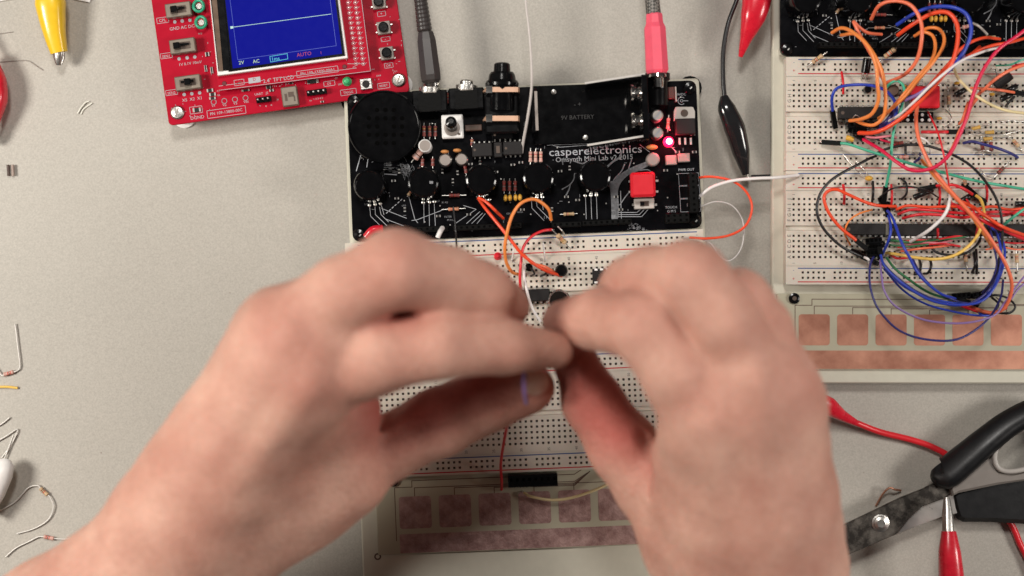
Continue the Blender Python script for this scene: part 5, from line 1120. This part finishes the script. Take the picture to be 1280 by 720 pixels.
bs.inputs['Subsurface Weight'].default_value = .25; bs.inputs['Subsurface Radius'].default_value = (1., .16, .10); bs.inputs['Subsurface Scale'].default_value = .0045
ad = nt.nodes.new('ShaderNodeMath'); ad.operation = 'ADD'; nt.links.new(nB.outputs['Fac'], ad.inputs[0]); nt.links.new(nV.outputs['Distance'], ad.inputs[1])
bp = N('ShaderNodeBump', Strength=.5, Distance=.0006); nt.links.new(ad.outputs[0], bp.inputs['Height']); nt.links.new(bp.outputs[0], bs.inputs['Normal'])
nailm = mat('fingernail', (.62,.38,.29), .4, sss=.2, var=.03)

DBGP = [(438,592),(462,550),(486,512),(310,575),(385,480),(280,555),(362,412),(806,545),(822,580),(826,625),(905,630),(884,528),(945,630),(941,478),(640,432),(548,431),(664,480),(420,560),(860,470)]
def make_hand(palm, fingers, ridges, creases, blush_shade, h=.0014, kp=.016, kf=.003):
    allp = [q for c in palm+fingers for q in c]
    lo = np.min([np.array(p)-r-.004 for p, r in allp], 0); hi = np.max([np.array(p)+r+.004 for p, r in allp], 0)
    ns = np.ceil((hi-lo)/h).astype(int)+1
    g = np.stack(np.meshgrid(*[lo[i]+h*np.arange(ns[i]) for i in range(3)], indexing='ij'), -1).astype(np.float32)
    def chain(c, k=.003):
        f = None
        for a, b in zip(c, c[1:]):
            d = cone(g, a, b); f = d if f is None else smin(f, d, k)
        return f
    F = None
    for c in palm: d = chain(c, .006); F = d if F is None else smin(F, d, kp)
    for _ in range(3):           # soften the joins of the palm
        for ax_ in range(3):
            F = (np.roll(F, 1, ax_) + np.roll(F, -1, ax_) + np.roll(F, 2, ax_) + np.roll(F, -2, ax_) + F)/5
    for c, w_ in ridges: F = smin(F, chain(c), w_)
    for c in fingers: F = smin(F, chain(c), kf)
    for c, k_ in creases:
        d = chain(c); F = -smin(-F, d, k_)
    V, Q = surface_nets(F, lo, h)
    import os
    if os.environ.get('DBG'):
        for (x, y) in DBGP:
            best = None
            for zt in np.arange(200, 60, -1.):
                w = np.array(W(x, y, zt)); i_ = np.round((w-lo)/h).astype(int)
                if (i_ >= 0).all() and (i_ < F.shape).all() and F[tuple(i_)] < 0: best = zt; break
            print('DBG', x, y, best)
    # gentle natural unevenness
    V += .00025*np.stack([np.sin(V[:,1]*310+V[:,2]*190), np.sin(V[:,2]*270+V[:,0]*230), np.sin(V[:,0]*290+V[:,1]*170)], 1)
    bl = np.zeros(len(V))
    for p, r, s_ in blush_shade: bl += s_*np.exp(-((V-np.array(p))**2).sum(1)/(r*r))
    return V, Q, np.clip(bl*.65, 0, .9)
def hand_obj(parent, label, data):
    V, Q, bl = data; c = Vector(V.mean(0)); me = bpy.data.meshes.new('hand'); me.from_pydata((V-np.array(c)).tolist(), [], Q.tolist()); me.materials.append(skin)
    me.polygons.foreach_set('use_smooth', [True]*len(me.polygons)); at_ = me.attributes.new('blush_shade', 'FLOAT', 'POINT'); at_.data.foreach_set('value', bl.astype(np.float32)); me.update()
    o = bpy.data.objects.new('hand', me); C.objects.link(o); WM[o] = Matrix.Translation(c); o.parent = parent; o.matrix_basis = WM[parent].inverted() @ WM[o]; o['label'] = label
    return o
def nail(parent, tip, back, up, L_=.0105, w_=.0058):
    "curved plate lying on the finger: tip and back world points, up the outward direction"
    d = (tip-back).normalized(); up = (up - d*up.dot(d)).normalized(); sd = d.cross(up); vs = []; nu, nv = 7, 7
    for lay in (0, 1):
        for i in range(nu):
            for j in range(nv):
                a = (i/(nu-1)-.5)*2; b_ = j/(nv-1)*2-1; ww = w_*(1-.35*max(0, a)**3-.12*max(0,-a)**2)
                vs.append(back.lerp(tip, .5) + d*(a*L_/2*(1-.18*b_*b_)) + sd*(b_*ww) + up*(-.0026*b_*b_ - .0010*a*a - lay*.0006))
    fs = []; o_ = nu*nv
    for i in range(nu-1):
        for j in range(nv-1):
            q_ = (i*nv+j, i*nv+j+1, (i+1)*nv+j+1, (i+1)*nv+j); fs.append(q_); fs.append(tuple(o_+t for t in q_[::-1]))
    return MB().add(vs, fs, nailm, True).build('fingernail', parent)

person = empty('person', W(640, 760, 60)); tag(person, 'person with only bare hands and forearms in view, pinching a tiny purple wire', 'person')
# left hand
lp = [
 [hp(-85,888,95,96), hp(64,790,100,88), hp(205,697,112,87), hp(255,650,116,84)],
 [hp(240,655,118,66), hp(385,482,150,47)],
 [hp(225,635,126,62), hp(362,412,152,46)],
 [hp(212,655,112,60), hp(348,405,130,42)],
 [hp(215,665,100,56), hp(345,450,104,40)],
 [hp(250,672,106,68), hp(345,620,104,60), hp(425,590,102,47)],
 [hp(320,600,112,60), hp(400,525,118,44)],
 [hp(290,575,128,70), hp(368,452,144,50)],
 [hp(360,540,114,54), hp(432,520,112,38), hp(452,512,112,26)],
 [hp(370,450,153,45), hp(432,410,156,37)],
 [hp(384,482,148,47), hp(360,425,148,46), hp(345,425,128,44)],
 [hp(290,665,104,72), hp(380,620,102,58), hp(430,595,102,50)],
]
lf = [
 [hp(385,480,147,46), hp(470,447,154,47), hp(548,431,153,42), hp(632,433,140,34), hp(694,439,131,23)],
 [hp(362,410,152,47), hp(430,368,160,48), hp(497,335,164,49), hp(560,352,150,44), hp(600,366,137,40), hp(630,382,122,32)],
 [hp(350,402,138,44), hp(465,365,142,46), hp(545,385,128,38), hp(600,395,108,28)],
 [hp(345,440,112,38), hp(430,400,108,32), hp(500,415,90,28)],
 [hp(425,590,102,48), hp(480,562,100,40), hp(545,530,100,43), hp(608,500,102,40), hp(660,485,106,33)],
]
rid = [([hp(300,590,148,11), hp(385,480,166,13)], .007), ([hp(272,570,150,10), hp(362,412,167.5,13)], .007)]
cre = [([hp(466,545,112,3), hp(478,520,110,8), hp(492,503,108,11)], .003)]
bl = [(W(335,395,175), .018, .35), (W(385,470,180), .018, .2), (W(500,310,180), .016, .3), (W(545,430,175), .014, .25), (W(480,515,122), .018, 1.), (W(520,500,118), .016, 1.), (W(570,484,112), .014, 1.), (W(620,470,112), .013, .9), (W(660,490,110), .012, .3), (W(460,400,160), .007, .9), (W(500,394,155), .008, 1.2), (W(545,392,150), .008, 1.2), (W(590,398,142), .007, 1.2), (W(630,406,135), .006, 1.)]  # knuckle redness, then shade painted into thumb gap and finger crease
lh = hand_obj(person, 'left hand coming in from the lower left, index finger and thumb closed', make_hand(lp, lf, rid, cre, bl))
nail(lh, W(686,473,118), W(656,481,119), Vector((.25,.15,1)), .0100, .0050)
# right hand
rp = [
 [hp(985,900,85,118), hp(965,810,95,110), hp(950,730,108,103), hp(943,650,118,92), hp(938,600,124,80)],
 [hp(925,700,118,74), hp(884,528,154,50)],
 [hp(950,690,124,74), hp(942,478,158,47)],
 [hp(965,690,118,66), hp(972,488,146,44)],
 [hp(975,690,108,60), hp(974,548,118,40)],
 [hp(915,720,104,80), hp(865,660,104,68), hp(812,600,102,46)],
 [hp(900,640,122,62), hp(862,565,130,44)],
 [hp(945,620,132,78), hp(930,520,146,52)],
 [hp(912,505,157,43), hp(918,465,159,38)],
 [hp(884,526,150,48), hp(940,485,152,47), hp(974,500,140,44), hp(970,540,122,40)],
]
rf = [
 [hp(880,528,154,50), hp(845,464,160,45), hp(803,408,160,44), hp(748,399,138,38), hp(706,402,114,28)],
 [hp(940,470,158,47), hp(905,402,166,45), hp(864,346,166,45), hp(812,350,146,41), hp(786,360,130,37), hp(770,376,112,29)],
 [hp(974,480,146,44), hp(952,415,148,39), hp(926,374,146,37), hp(870,372,116,30)],
 [hp(974,540,118,38), hp(950,460,112,32), hp(900,430,90,28)],
 [hp(815,606,102,48), hp(780,560,102,43), hp(742,505,100,38), hp(722,458,104,30)],
]
rid = [([hp(905,640,151,11), hp(884,528,170.5,13)], .007), ([hp(945,640,153,10), hp(941,478,173.5,13)], .007)]
cre = [([hp(806,546,113,8), hp(815,585,125,7), hp(820,625,121,4)], .003)]
bl = [(W(882,515,185), .018, .15), (W(862,330,185), .016, .25), (W(800,385,180), .016, .25), (W(705,400,130), .014, .5), (W(725,470,110), .018, .9), (W(755,510,112), .018, 1.), (W(785,545,118), .014, .8), (W(815,580,124), .009, .6), (W(1010,470,165), .018, .4), (W(940,355,160), .015, .4), (W(780,368,145), .006, .8), (W(815,375,150), .007, 1.1), (W(845,388,152), .008, 1.2), (W(872,412,154), .008, 1.2), (W(898,438,160), .007, .9), (W(820,430,140),.02,.4)]  # knuckle redness, plus shade painted on index tip, thumb and finger crease
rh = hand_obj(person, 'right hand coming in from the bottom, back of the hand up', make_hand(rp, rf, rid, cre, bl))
# ------------------------------------------------------------------ camera and lamps
sc = bpy.context.scene
cam = bpy.data.objects.new('camera', bpy.data.cameras.new('camera')); C.objects.link(cam); sc.camera = cam
cam.location = (0, 0, H); cam.data.lens = 36*H/(1280*K); cam.data.clip_start = .02; cam.data.clip_end = 20
cam.data.dof.use_dof = True; cam.data.dof.focus_distance = H-.014; cam.data.dof.aperture_fstop = cam.data.lens/1000/.0145
def area(name, loc, size, power, col, target=(0,0,0)):
    l = bpy.data.lights.new(name, 'AREA'); l.shape = 'RECTANGLE'; l.size, l.size_y = size; l.energy = power; l.color = col
    o = bpy.data.objects.new(name, l); C.objects.link(o); o.location = loc
    o.rotation_euler = (Vector(target)-Vector(loc)).to_track_quat('-Z', 'Y').to_euler(); return o
area('left_lamp', (-.62, .03, .58), (.20, .20), 5.7, (1., .95, .87))
area('right_lamp', (.72, -.03, .56), (.20, .20), 3.2, (1., .945, .885))
area('ceiling_lamp', (-.05, .60, 1.25), (.22, .22), 8.0, (1., .96, .91))
wd = bpy.data.worlds.new('World'); sc.world = wd; wd.use_nodes = True
wd.node_tree.nodes['Background'].inputs[0].default_value = (1., .95, .92, 1); wd.node_tree.nodes['Background'].inputs[1].default_value = .04
sc.view_settings.view_transform = 'Standard'; sc.view_settings.look = 'None'; sc.view_settings.exposure = -.03; sc.view_settings.gamma = 1
sc.render.engine = 'CYCLES'; sc.cycles.use_denoising = True; sc.cycles.max_bounces = 6; sc.render.filter_size = 1.5
